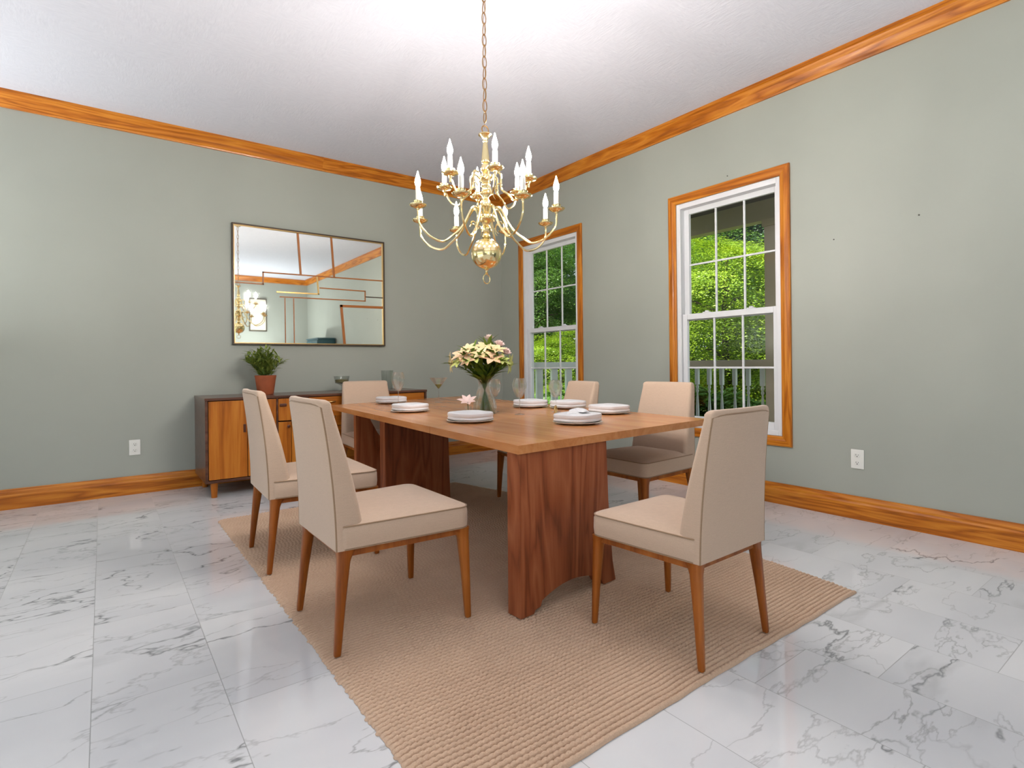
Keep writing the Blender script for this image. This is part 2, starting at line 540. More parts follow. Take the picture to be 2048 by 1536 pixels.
trim('trim_2', CROWN, (1.8705, YL), (XR, YL), (0, -1), ZC, M['oak_x'])
trim('trim_3', CROWN, (XR, Y0), (XR, YL), (-1, 0), ZC, M['oak_y'])
trim('trim_4', CROWN, (X0, Y0), (X0, YL), (1, 0), ZC, M['oak_y'])
trim('trim_5', CROWN, (X0, Y0), (XR, Y0), (0, 1), ZC, M['oak_x'])

# ------------------------------------------------------------------ windows
def window(name, y0, y1, z0, z1):
    root = struct(empty(name, (XR, (y0 + y1) / 2, z0)))
    oy = (y0 + y1) / 2
    def T(bm):
        for v in bm.verts: v.co -= Vector((XR, oy, z0))
        return bm
    # oak casing, four mitred boards with a stepped profile
    cw = 0.076
    def board(pts_out, pts_in, mat):
        bm = bmesh.new()
        prof = [(0.0, 0.0), (0.0, 0.016), (0.12, 0.020), (0.55, 0.021), (0.72, 0.016), (0.92, 0.014), (1.0, 0.010), (1.0, 0.0)]
        r = []
        for a, b in zip(pts_out, pts_in):
            a, b = Vector(a), Vector(b)
            r.append([(XR - d, *(a.lerp(b, s))) for s, d in prof])
        # map (x, y, z)
        loft(bm, r)
        return T(bm)
    O = [(y0 - cw, z0 - cw), (y1 + cw, z0 - cw), (y1 + cw, z1 + cw), (y0 - cw, z1 + cw)]
    I = [(y0, z0), (y1, z0), (y1, z1), (y0, z1)]
    for i in range(4):
        j = (i + 1) % 4
        obj('casing', board((O[i], O[j]), (I[i], I[j]), M['oak_y'] if i in (0, 2) else M['oak_z']), None, root, smooth=False) if False else \
            obj('casing', board((O[i], O[j]), (I[i], I[j]), None), M['oak_y'] if i in (0, 2) else M['oak_z'], root, smooth=False)
    def ring(bm, xa, xb, a0, a1, b0, b1, wl, wr, wb, wt, bev=0.003):
        add_box(bm, xa, xb, a0, a0 + wl, b0, b1, bev)
        add_box(bm, xa, xb, a1 - wr, a1, b0, b1, bev)
        add_box(bm, xa + 0.0005, xb - 0.0005, a0 + wl, a1 - wr, b0, b0 + wb, bev)
        add_box(bm, xa + 0.0005, xb - 0.0005, a0 + wl, a1 - wr, b1 - wt, b1, bev)
    # vinyl frame
    bm = bmesh.new()
    ring(bm, XR + 0.002, XR + 0.135, y0 + 0.001, y1 - 0.001, z0 + 0.001, z1 - 0.001, 0.032, 0.032, 0.035, 0.045)
    ring(bm, XR + 0.005, XR + 0.022, y0 + 0.03, y1 - 0.03, z0 + 0.03, z1 - 0.03, 0.010, 0.010, 0.012, 0.014, 0.002)
    obj('frame', T(bm), M['vinyl'], root)
    fy0, fy1, fz0, fz1 = y0 + 0.033, y1 - 0.033, z0 + 0.036, z1 - 0.046
    zm = z0 + 0.985     # meeting rail centre
    def sash(nm, xa, xb, b0, b1, wb, wt):
        bm = bmesh.new()
        st = 0.050
        ring(bm, xa, xb, fy0, fy1, b0, b1, st, st, wb, wt)
        s = obj(nm, T(bm), M['vinyl'], root)
        g0, g1, h0, h1 = fy0 + st, fy1 - st, b0 + wb, b1 - wt
        bm = bmesh.new()
        m = 0.008
        xm = (xa + xb) / 2
        for k in (1, 2):
            yk = g0 + (g1 - g0) * k / 3
            add_box(bm, xm - 0.007, xm + 0.007, yk - m, yk + m, h0, h1, 0.002)
        zk = (h0 + h1) / 2
        add_box(bm, xm - 0.0065, xm + 0.0065, g0, g1, zk - m, zk + m, 0.002)
        obj('grille', T(bm), M['vinyl'], s)
        bm = box(xm + 0.0075, xm + 0.0105, g0 - 0.004, g1 + 0.004, h0 - 0.004, h1 + 0.004)
        obj('pane', T(bm), M['pane'], s, smooth=False)
        return s
    up = sash('upper_sash', XR + 0.072, XR + 0.104, zm - 0.03, fz1, 0.045, 0.045)
    lo = sash('lower_sash', XR + 0.034, XR + 0.066, fz0, zm + 0.028, 0.062, 0.050)
    for f in (0.27, 0.73):
        yk = fy0 + (fy1 - fy0) * f
        bm = bmesh.new()
        add_box(bm, XR + 0.036, XR + 0.066, yk - 0.034, yk + 0.034, zm + 0.028, zm + 0.036, 0.003)
        add_box(bm, XR + 0.040, XR + 0.062, yk - 0.016, yk + 0.016, zm + 0.034, zm + 0.048, 0.005)
        obj('sash_lock', T(bm), M['vinyl'], lo)
    return root
window('window_1', *WINS[0])
window('window_2', *WINS[1])

# ------------------------------------------------------------------ outlets
def outlet(label, loc, rotz):
    r = tag(empty('wall_outlet', loc, rotz), label, 'outlet', None)
    bm = box(-0.0415, 0.0415, -0.007, 0.0, -0.067, 0.067, 0.004)
    obj('cover_plate', bm, M['plate_white'], r)
    for s in (-1, 1):
        bm = bmesh.new()
        rings = []
        for yy, k in ((-0.0065, 1.0), (-0.0085, 1.0), (-0.0095, 0.93)):
            rings.append([(0.0185 * k * cos(a) * 1.0, yy, s * 0.026 + max(-0.0155, min(0.0155, 0.0195 * sin(a))) * k) for a in [2 * pi * i / 24 for i in range(24)]])
        loft(bm, rings)
        f = obj('receptacle', bm, M['plate_white'], r)
        bm = bmesh.new()
        add_box(bm, -0.0085, -0.0060, -0.0102, -0.0092, s * 0.026 + 0.000, s * 0.026 + 0.009)
        add_box(bm, 0.0060, 0.0085, -0.0102, -0.0092, s * 0.026 + 0.000, s * 0.026 + 0.008)
        add_box(bm, -0.003, 0.003, -0.0102, -0.0092, s * 0.026 - 0.010, s * 0.026 - 0.004)
        obj('slots', bm, M['slot'], f)
    return r
outlet('white duplex wall outlet left of the sideboard', (0.218, YL, 0.407), 0)
outlet('white duplex wall outlet on the window wall, right of the larger-looking window', (XR, 1.613, 0.416), -pi / 2)

# ------------------------------------------------------------------ rug
def rx_right(y):
    K = [(1.11, 2.855), (1.4, 2.905), (1.8, 2.95), (2.6, 2.92), (3.7, 2.79), (4.4, 2.62)]
    for (a, b), (c, d) in zip(K, K[1:]):
        if y <= c: return b + (d - b) * max(0, (y - a)) / (c - a)
    return K[-1][1]
def make_rug():
    nr, sub = 160, 6
    ya, yb = 1.11, 4.385
    pitch = (yb - ya) / nr
    ncol = 420
    verts, faces = [], []
    FR = [0.0, 0.07, 0.17, 0.36, 0.64, 0.83, 0.93]
    sub = len(FR)
    rows = nr * sub
    rng = random.Random(3)
    jl = [rng.uniform(-0.006, 0.006) for _ in range(nr + 1)]
    jr = [rng.uniform(-0.006, 0.006) for _ in range(nr + 1)]
    ph = [rng.uniform(0, 6.28) for _ in range(nr + 1)]
    for i in range(rows + 1):
        r = min(nr - 1, i // sub)
        fr = FR[i % sub] if i < rows else 0.0
        y = ya + pitch * (i // sub + fr)
        bul = sqrt(max(0.0, 1 - (2 * fr - 1) ** 2)) if fr > 0 else 0.0
        x0 = 0.645 + jl[r] * bul + 0.003 * (1 - bul)
        x1 = rx_right(y) + jr[r] * bul - 0.003 * (1 - bul)
        for j in range(ncol + 1):
            s = j / ncol
            x = x0 + (x1 - x0) * s
            wob = 0.010 * noise.noise((x * 2.2, y * 1.3, 0.0)) + 0.004 * noise.noise((x * 9, y * 5, 3.0))
            bead = abs(sin(pi * x / 0.021 + ph[r]))
            hole = max(0.0, noise.noise((x * 16, r * 3.7, 5.0)) - 0.12) * 2.2 * (1 - bul) ** 0.5 if bul < 0.75 else 0.0
            edge = min(1.0, min(s, 1 - s) * 60)
            amp = 0.35 + 0.65 * min(1, max(0, 0.5 + 2.0 * noise.noise((x * 1.5, y * 1.5, 7.0))))
            h = 0.0015 + 0.0165 * bul * (0.66 + 0.34 * bead * (0.4 + 0.6 * amp)) * (0.5 + 0.5 * edge) * (1 - min(0.85, hole))
            if i == rows or i == 0 or j == 0 or j == ncol: h = 0.0012
            verts.append((x, y + wob * (1 if 0 < i < rows else 1), h))
    n = ncol + 1
    for i in range(rows):
        for j in range(ncol):
            a = i * n + j
            faces.append((a, a + 1, a + n + 1, a + n))
    me = bpy.data.meshes.new('area_rug')
    me.from_pydata(verts, [], faces)
    me.polygons.foreach_set('use_smooth', [True] * len(faces))
    me.materials.append(M['rug'])
    o = link(bpy.data.objects.new('area_rug', me))
    tag(o, 'beige braided area rug with ragged edges under the dining table', 'rug')
make_rug()
RZ = 0.0185

# ------------------------------------------------------------------ dining table
TT, TB = 0.758, 0.720
tbl = tag(empty('dining_table', (2.2, 3.3, 0)), 'long walnut brown dining table on slab pedestals', 'table')
def at_table(bm):
    for v in bm.verts: v.co -= Vector((2.2, 3.3, 0))
    return bm
TN, TR, TF, TL = Vector((1.392, 1.825)), Vector((2.925, 1.945)), Vector((3.14, 5.14)), Vector((1.60, 4.80))
cuts = [0.0, 0.30, 0.62, 1.0]
for a, b in zip(cuts, cuts[1:]):
    g = 0.0007
    a2 = a + (g if a > 0 else 0); b2 = b - (g if b < 1 else 0)
    poly = [TN.lerp(TL, a2), TR.lerp(TF, a2), TR.lerp(TF, b2), TN.lerp(TL, b2)]
    bm = bmesh.new()
    prism(bm, poly, TB, TT, 0.0012)
    obj('top_leaf', at_table(bm), M['table_top'], tbl)
def pedestal(p0, p1, back, arch, zt=TB):
    """slab: front edge runs p0->p1 in plan, thickness vector back"""
    d = Vector(p1) - Vector(p0)
    L = d.length
    u = d.normalized()
    nb = Vector(back)
    prof = arch(L)
    bm = bmesh.new()
    r = []
    for off in (Vector((0, 0)), nb):
        r.append([(p0[0] + u.x * s + off.x, p0[1] + u.y * s + off.y, z) for s, z in prof])
    loft(bm, r)
    es = bm.edges[:]
    bmesh.ops.bevel(bm, geom=[e for e in es if e.calc_face_angle(0) > 0.6], offset=0.004, segments=2, affect='EDGES')
    return obj('pedestal', at_table(bm), M['table_leg'], tbl, angle=30)
def arch_near(L):
    z0 = RZ
    p = [(0, TB), (-0.002, z0), (0.075, z0), (0.082, z0 + 0.014), (0.115, z0 + 0.020)]
    a0, a1 = 0.125, L - 0.06
    for i in range(0, 13):
        s = i / 12
        p.append((a0 + (a1 - a0) * s, z0 + 0.024 + 0.062 * sin(pi * (0.08 + 0.84 * s)) ** 0.8))
    p += [(L - 0.03, z0), (L + 0.062, z0), (L + 0.040, 0.12), (L + 0.012, 0.42), (L, TB)]
    return p
pedestal((1.412, 1.842), (1.985, 1.887), (-0.006, 0.082), arch_near)
def arch_far(L):
    z0 = RZ
    p = [(0, TB), (0, z0), (0.09, z0)]
    for i in range(0, 11):
        s = i / 10
        p.append((0.10 + (L - 0.19) * s, z0 + 0.02 + 0.06 * sin(pi * s)))
    p += [(L - 0.08, z0), (L + 0.02, z0), (L, TB)]
    return p
pedestal((1.685, 3.85), (2.240, 3.88), (-0.006, 0.08), arch_far)
bm = bmesh.new()
r = []
for yy in (4.40, 4.45):
    r.append([(1.672, yy, TB), (1.672, yy, 0.012), (2.12, yy, 0.012), (2.09, yy, 0.20), (1.96, yy, 0.40), (1.86, yy, 0.53), (1.80, yy, 0.64), (1.775, yy, TB)])
loft(bm, r)
obj('end_brace', at_table(bm), M['table_leg'], tbl, smooth=False)

# ------------------------------------------------------------------ chairs
def rrect(hw0, hw1, y0, y1, r0, r1, z, n=6, bow=0.0):
    """rounded trapezoid: rear edge y0 (half width hw0, radius r0), front edge y1 (half width hw1, radius r1)"""
    pts = []
    for (cx, cy, r, a0) in ((hw1 - r1, y1 - r1, r1, 0), (-hw1 + r1, y1 - r1, r1, 90), (-hw0 + r0, y0 + r0, r0, 180), (hw0 - r0, y0 + r0, r0, 270)):
        for i in range(n + 1):
            a = radians(a0 + 90 * i / n)
            pts.append((cx + r * cos(a), cy + r * sin(a), z))
    # densify long sides
    out = []
    m = len(pts)
    for i in range(m):
        a, b = Vector(pts[i]), Vector(pts[(i + 1) % m])
        out.append(a)
        k = 8 if i % (n + 1) == n else 1
        for q in range(1, k):
            out.append(a.lerp(b, q / k))
    if bow:
        out = [Vector((p.x, p.y + bow * (p.x / max(hw0, hw1)) ** 2, p.z)) for p in out]
    return out

ZS = 0.385      # underside of the upholstery
def make_chair(name, label):
    t = tag(empty(name), label, 'chair', 'dining chairs around the table')
    # seat
    bm = bmesh.new()
    rings = []
    for ins, z in ((0.010, ZS), (0.002, ZS + 0.006), (0.0, ZS + 0.030), (0.001, ZS + 0.075), (0.006, ZS + 0.091), (0.018, ZS + 0.098), (0.06, ZS + 0.106), (0.12, ZS + 0.112), (0.19, ZS + 0.115)):
        rings.append(rrect(0.240 - ins, 0.272 - ins, -0.262 + ins, 0.285 - ins, max(0.012, 0.03 - ins * 0.1), max(0.012, 0.045 - ins * 0.15), z))
    loft(bm, rings)
    seat = obj('seat', bm, M['fabric'], t)
    bm = bmesh.new()
    for ins, z, rr in ((0.0035, ZS + 0.089, 0.0032), (0.004, ZS + 0.002, 0.0035)):
        tube(bm, rrect(0.240 - ins, 0.272 - ins, -0.262 + ins, 0.285 - ins, 0.03, 0.045, z), rr, 6, closed=True)
    obj('piping', bm, M['piping'], seat)
    # backrest: sections up the height
    bm = bmesh.new()
    rings = []
    edge = []
    zs = [ZS, ZS + 0.01, 0.44, 0.50, 0.56, 0.64, 0.72, 0.80, 0.87, 0.92]
    def yb(z): s = (z - ZS) / 0.57; return -0.272 - 0.018 * s - 0.045 * s * s
    def yf(z): s = max(0, (z - ZS) / 0.57); return -0.150 - 0.142 * s + 0.012 * sin(pi * s)
    def hw(z): s = (z - ZS) / 0.57; return 0.236 - 0.012 * s - 0.018 * s * s
    for z in zs:
        b, f, w = yb(z), yf(z), hw(z)
        th = f - b
        s = (z - ZS) / 0.57
        rings.append(rrect(w, w, b, f, min(0.010, th * 0.2), min(0.026, th * 0.45), z, bow=0.016 * s))
    zt = 0.955
    for ins, dz in ((0.002, -0.016), (0.006, -0.007), (0.014, -0.001), (0.020, 0.0)):
        z = zt + dz
        b, f, w = yb(z), yf(z), hw(z)
        th = f - b
        i2 = min(ins, th * 0.42)
        rings.append(rrect(w - ins, w - ins, b + i2 * 0.5, f - i2, min(0.010, th * 0.2), min(0.012, th * 0.15), z, bow=0.016))
    loft(bm, rings)
    back = obj('backrest', bm, M['fabric'], t)
    bm = bmesh.new()
    path = []
    N = 14
    for i in range(N + 1):
        z = ZS + (0.925 - ZS) * i / N; s = (z - ZS) / 0.57
        path.append((-hw(z) + 0.004, yb(z) + 0.003 + 0.016 * s, z))
    for i in range(0, 13):
        x = -1 + 2 * i / 12
        z = 0.938 - 0.010 * (abs(x) ** 6)
        path.append((x * (hw(z) - 0.008), yb(z) + 0.002 + 0.016 * x * x, z))
    for i in range(N, -1, -1):
        z = ZS + (0.925 - ZS) * i / N; s = (z - ZS) / 0.57
        path.append((hw(z) - 0.004, yb(z) + 0.003 + 0.016 * s, z))
    tube(bm, path, 0.0035, 6)
    obj('piping', bm, M['piping'], back)
    # wooden frame under the seat
    bm = bmesh.new()
    zr0, zr1 = ZS - 0.028, ZS
    outer = [(0.255, 0.268), (-0.255, 0.268), (-0.224, -0.248), (0.224, -0.248)]
    inner = [(0.232, 0.246), (-0.232, 0.246), (-0.202, -0.226), (0.202, -0.226)]
    lo = [[bm.verts.new((x, y, z)) for x, y in ring] for z in (zr0, zr1) for ring in (outer, inner)]
    for i in range(4):
        j = (i + 1) % 4
        bm.faces.new((lo[0][i], lo[0][j], lo[2][j], lo[2][i]))
        bm.faces.new((lo[1][i], lo[1][j], lo[3][j], lo[3][i]))
        bm.faces.new((lo[0][i], lo[0][j], lo[1][j], lo[1][i]))
        bm.faces.new((lo[2][i], lo[2][j], lo[3][j], lo[3][i]))
    obj('seat_frame', bm, M['chair_wood'], t, smooth=False)
    # four tapered legs, flared where they meet the frame
    for sx, sy, xt, yt, xb, yb_ in ((-1, 1, 0.243, 0.258, 0.262, 0.268), (1, 1, 0.243, 0.258, 0.262, 0.268), (-1, -1, 0.212, -0.236, 0.234, -0.272), (1, -1, 0.212, -0.236, 0.234, -0.272)):
        bm = bmesh.new()
        rings = []
        for s, w, fl in ((0.0, 0.024, 0.020), (0.05, 0.021, 0.010), (0.12, 0.020, 0.003), (0.5, 0.0165, 0), (0.97, 0.012, 0), (1.0, 0.011, 0)):
            z = (ZS - 0.001) * (1 - s)
            cx = sx * (xt + (xb - xt) * s)
            cy = yt + (yb_ - yt) * s
            ci, co = 0.0, 0.0
            x0, x1 = cx - w, cx + w
            y0, y1 = cy - w, cy + w
            if sx > 0: x0 -= fl
            else: x1 += fl
            if sy > 0: y0 -= fl
            else: y1 += fl
            c = w * 0.35
            rings.append([(x0 + c, y0, z), (x1 - c, y0, z), (x1, y0 + c, z), (x1, y1 - c, z), (x1 - c, y1, z), (x0 + c, y1, z), (x0, y1 - c, z), (x0, y0 + c, z)])
        loft(bm, rings)
        obj('leg', bm, M['chair_wood'], t, angle=50)
    return t

chair0 = make_chair('dining_chair', 'x')
# (x, y, rotation, z on rug or floor, (scale), label)
CH = [
    (1.890, 1.395, radians(1), RZ, (0.95, 0.90, 0.955), 'cream dining chair at the near short end, its backrest turned to the viewer'),
    (0.972, 2.278, radians(-90), RZ, (1.04, 1.03, 1.0), 'cream dining chair on the left side, nearer of the two there, seat in full view'),
    (0.985, 3.310, radians(-92), RZ, (1.12, 1.06, 1.0), 'cream dining chair on the left side, half hidden behind the nearer one'),
    (2.020, 4.790, radians(180), 0.0, (1.06, 0.92, 1.0), 'cream dining chair at the far short end, in front of the sideboard'),
    (2.900, 2.440, radians(90), RZ, (1.00, 1.00, 0.99), 'cream dining chair on the right side, in front of the larger-looking window'),
    (2.850, 3.350, radians(80), RZ, (0.95, 1.18, 0.98), 'cream dining chair on the right side, in front of the window near the corner'),
]
for i, (x, y, a, z, sc, lab) in enumerate(CH):
    c = chair0 if i == 0 else copy_tree(chair0)
    c.location = (x, y, z); c.rotation_euler = (0, 0, a); c.scale = sc
    c['label'] = lab

# ------------------------------------------------------------------ sideboard
sb = tag(empty('sideboard', (1.70, 5.48, 0)), 'low teak and walnut sideboard on short legs under the mirror', 'sideboard')
def at_sb(bm):
    for v in bm.verts: v.co -= Vector((1.70, 5.48, 0))
    return bm
SX0, SX1, SY0, SY1, SZ0, SZ1 = 0.675, 2.735, 5.17, 5.80, 0.128, 0.842
bm = bmesh.new()
add_box(bm, SX0, SX0 + 0.022, SY0, SY1, SZ0, SZ1 - 0.022, 0.002)
add_box(bm, SX1 - 0.022, SX1, SY0, SY1, SZ0, SZ1 - 0.022, 0.002)
add_box(bm, SX0 + 0.022, SX1 - 0.022, SY0 + 0.002, SY1, SZ0, SZ0 + 0.022)
add_box(bm, SX0 + 0.022, SX1 - 0.022, SY1 - 0.012, SY1 - 0.002, SZ0 + 0.02, SZ1 - 0.02)
for x in (1.245, 1.512, 2.12):
    add_box(bm, x - 0.006, x + 0.006, SY0 + 0.006, SY1 - 0.01, SZ0 + 0.02, SZ1 - 0.022)
obj('case', at_sb(bm), M['walnut_x'], sb)
obj('case_top', at_sb(box(SX0 - 0.003, SX1 + 0.003, SY0 - 0.006, SY1, SZ1 - 0.022, SZ1, 0.002)), M['walnut_x'], sb)
def front(name, x0, x1, z0, z1, mat='teak_z'):
    g = 0.0025
    return obj(name, at_sb(box(x0 + g, x1 - g, SY0 + 0.006, SY0 + 0.026, z0 + g, z1 - g, 0.0015)), M[mat], sb)
ZA, ZB = SZ0 + 0.024, SZ1 - 0.026
def recess(par, x, z, w=0.022, h=0.07):
    bm = bmesh.new()
    add_box(bm, x - w / 2, x + w / 2, SY0 + 0.003, SY0 + 0.007, z - h / 2, z + h / 2, 0.002)
    obj('pull', at_sb(bm), M['knob'], par)
d = front('door', SX0 + 0.024, 1.000, ZA, ZB); recess(d, 0.978, 0.572)
d = front('door', 1.000, 1.238, ZA, ZB); recess(d, 1.022, 0.572)
d = front('drawer', 1.252, 1.505, 0.612, ZB)
bm = bmesh.new(); add_box(bm, 1.265, 1.325, SY0 - 0.006, SY0 + 0.007, 0.742, 0.768, 0.004); obj('pull', at_sb(bm), M['knob'], d)
for x0, x1, kx in ((1.252, 1.364, 1.338), (1.364, 1.505, 1.392)):
    d = front('door', x0, x1, ZA, 0.606)
    bm = bmesh.new(); lathe(bm, [(0.004, 0), (0.006, 0.008), (0.013, 0.012), (0.014, 0.018), (0.008, 0.022), (0.0, 0.0225)], 16)
    bmesh.ops.rotate(bm, verts=bm.verts, cent=(0, 0, 0), matrix=Matrix.Rotation(pi / 2, 3, 'X'))
    bmesh.ops.translate(bm, verts=bm.verts, vec=(kx, SY0 + 0.006, 0.562))
    obj('knob', at_sb(bm), M['knob'], d)
for x0, x1 in ((1.520, 2.112), (2.128, SX1 - 0.024)):
    zz = [ZB, 0.715, 0.535, 0.35, ZA]
    for a, b in zip(zz, zz[1:]):
        d = front('drawer', x0, x1, b, a, 'teak_x')
        xm = x0 + (x1 - x0) * 0.36 if x0 < 2 else (x0 + x1) / 2
        bm = bmesh.new()
        tube(bm, spline([(xm - 0.032, SY0 + 0.006, (a + b) / 2), (xm - 0.024, SY0 - 0.012, (a + b) / 2), (xm + 0.024, SY0 - 0.012, (a + b) / 2), (xm + 0.032, SY0 + 0.006, (a + b) / 2)], 5), 0.006, 8)
        obj('handle', at_sb(bm), M['gold'], d)
for x in (SX0 + 0.07, SX1 - 0.07, 1.70):
    for y in (SY0 + 0.045, SY1 - 0.06):
        bm = bmesh.new()
        lathe(bm, [(0.021, 0), (0.023, 0.004), (0.030, SZ0 + 0.002)], 20, (x, y, 0))
        obj('leg', at_sb(bm), M['teak_z'], sb)

# ------------------------------------------------------------------ mirror
MX0, MX1, MZ0, MZ1 = 0.998, 2.548, 1.317, 2.488
mir = tag(empty('wall_mirror', (1.773, YL, 1.90)), 'wide wall mirror with thin bronze frame and strips for dividers and reflected lines', 'mirror')
def at_m(bm):
    for v in bm.verts: v.co -= Vector((1.773, YL, 1.90))
    return bm
bm = bmesh.new()
fw_, fd = 0.014, 0.044
add_box(bm, MX0, MX0 + fw_, YL - fd, YL - 0.0005, MZ0, MZ1, 0.002)
add_box(bm, MX1 - fw_, MX1, YL - fd, YL - 0.0005, MZ0, MZ1, 0.002)
add_box(bm, MX0 + fw_, MX1 - fw_, YL - fd, YL - 0.0005, MZ0, MZ0 + fw_, 0.002)
add_box(bm, MX0 + fw_, MX1 - fw_, YL - fd, YL - 0.0005, MZ1 - fw_, MZ1, 0.002)
obj('frame', at_m(bm), M['bronze'], mir)
bm = bmesh.new()
a, b = fw_, fw_ + 0.007
add_box(bm, MX0 + a, MX0 + b, YL - 0.038, YL - 0.006, MZ0 + a, MZ1 - a)
add_box(bm, MX1 - b, MX1 - a, YL - 0.038, YL - 0.006, MZ0 + a, MZ1 - a)
add_box(bm, MX0 + b, MX1 - b, YL - 0.038, YL - 0.006, MZ0 + a, MZ0 + b)
add_box(bm, MX0 + b, MX1 - b, YL - 0.038, YL - 0.006, MZ1 - b, MZ1 - a)
obj('inner_lip', at_m(bm), M['gold'], mir)
bm = box(MX0 + 0.012, MX1 - 0.012, YL - 0.022, YL - 0.004, MZ0 + 0.012, MZ1 - 0.012)
obj('mirror_glass', at_m(bm), M['mirror'], mir, smooth=False)
def strip(pts, w, mat):  # raised strips: two upright dividers, the rest tracing reflected room lines
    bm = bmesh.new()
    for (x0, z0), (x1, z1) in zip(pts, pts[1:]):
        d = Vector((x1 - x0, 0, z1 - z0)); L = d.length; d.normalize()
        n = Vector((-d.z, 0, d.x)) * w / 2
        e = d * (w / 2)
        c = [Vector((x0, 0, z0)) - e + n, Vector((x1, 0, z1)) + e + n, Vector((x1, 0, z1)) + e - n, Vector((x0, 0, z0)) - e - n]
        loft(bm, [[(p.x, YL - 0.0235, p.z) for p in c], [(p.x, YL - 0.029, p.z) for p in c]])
    return obj('divider_reflection_strip', at_m(bm), mat, mir, smooth=False)
strip([(1.611, 2.467), (1.637, 2.055)], 0.020, M['mirror_line'])
strip([(1.955, 2.467), (1.982, 2.055)], 0.020, M['mirror_line'])
strip([(1.020, 1.917), (1.277, 1.917), (1.277, 2.036), (2.527, 2.052)], 0.012, M['mirror_line'])
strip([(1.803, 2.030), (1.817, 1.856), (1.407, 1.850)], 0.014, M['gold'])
strip([(1.833, 1.922), (2.324, 1.922), (2.324, 1.813), (1.435, 1.803)], 0.011, M['mirror_line'])
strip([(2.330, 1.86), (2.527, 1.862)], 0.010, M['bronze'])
strip([(1.480, 1.790), (1.482, 1.340)], 0.008, M['mirror_line'])
strip([(1.565, 1.790), (1.568, 1.340)], 0.008, M['mirror_line'])
strip([(2.088, 1.340), (2.056, 1.745), (2.527, 1.752)], 0.026, M['mirror_line'])

# ------------------------------------------------------------------ chandelier
CX, CY = 1.662, 2.444
ch = tag(empty('chandelier', (CX, CY, ZC)), 'two tier polished brass chandelier with fourteen lit candle bulbs', 'chandelier')
def at_c(bm):
    for v in bm.verts: v.co -= Vector((0, 0, ZC))
    return bm
bm = bmesh.new()
lathe(bm, [(0.0, ZC - 0.05), (0.02, ZC - 0.048), (0.05, ZC - 0.03), (0.066, ZC - 0.012), (0.068, ZC)], 32)
obj('ceiling_canopy', at_c(bm), M['brass'], ch)
bm = bmesh.new()
zc = ZC - 0.052
i = 0
while zc > 2.41:
    pts = []
    for q in range(14):
        a = 2 * pi * q / 14
        s, z = 0.0125 * cos(a), 0.033 * sin(a)
        pts.append((s, 0.001 * sin(2 * a), zc - 0.029 + z) if i % 2 == 0 else (0.001 * sin(2 * a), s, zc - 0.029 + z))
    tube(bm, pts, 0.0027, 6, closed=True)
    zc -= 0.059
    i += 1
for q in range(0, 60):
    pass
tube(bm, [(0.004 * sin(z * 55), 0.004 * cos(z * 55), z) for z in [2.37 + (ZC - 0.05 - 2.37) * q / 90 for q in range(91)]], 0.0014, 5)
obj('chain', at_c(bm), M['brass_old'], ch)
bm = bmesh.new()
tube(bm, [(0.021 * cos(2 * pi * q / 20), 0, 2.366 + 0.021 * sin(2 * pi * q / 20)) for q in range(20)], 0.0034, 8, closed=True)
obj('top_loop', at_c(bm), M['brass_old'], ch)
bm = bmesh.new()
COLP = [(0.0, 2.348), (0.012, 2.347), (0.036, 2.341), (0.037, 2.336), (0.026, 2.328), (0.016, 2.318), (0.011, 2.309), (0.015, 2.302), (0.011, 2.296),
        (0.0135, 2.285), (0.016, 2.262), (0.020, 2.225), (0.022, 2.205), (0.0235, 2.198), (0.022, 2.190), (0.014, 2.184), (0.021, 2.172), (0.027, 2.158), (0.026, 2.146), (0.016, 2.136),
        (0.020, 2.128), (0.040, 2.118), (0.043, 2.108), (0.040, 2.098), (0.024, 2.088), (0.019, 2.078), (0.026, 2.070), (0.027, 2.062), (0.018, 2.052), (0.017, 2.040),
        (0.030, 2.028), (0.031, 2.018), (0.018, 2.006), (0.016, 1.992), (0.024, 1.980), (0.032, 1.964), (0.033, 1.950), (0.022, 1.936), (0.016, 1.924), (0.024, 1.912), (0.048, 1.900), (0.050, 1.888), (0.046, 1.878), (0.026, 1.866),
        (0.016, 1.852), (0.022, 1.842), (0.030, 1.830), (0.028, 1.818), (0.016, 1.806), (0.020, 1.798), (0.024, 1.788), (0.018, 1.780), (0.0, 1.776)]
lathe(bm, COLP, 36)
obj('column', at_c(bm), M['brass'], ch)
bm = bmesh.new()
prof = [(0.083 * sin(pi * q / 24), 1.697 + 0.083 * cos(pi * q / 24)) for q in range(1, 24)]
lathe(bm, [(0.0, 1.780)] + prof + [(0.0, 1.614)], 48)
obj('ball', at_c(bm), M['brass'], ch)
bm = bmesh.new()
lathe(bm, [(0.010, 1.618), (0.013, 1.612), (0.008, 1.606), (0.006, 1.598), (0.009, 1.592), (0.005, 1.585), (0.0, 1.583)], 20)
tube(bm, [(0.0255 * cos(2 * pi * q / 28), 0.006 * cos(2 * pi * q / 28), 1.5615 + 0.0255 * sin(2 * pi * q / 28)) for q in range(28)], 0.003, 8, closed=True)
obj('pull_ring', at_c(bm), M['brass'], ch)
YAW = 0.929
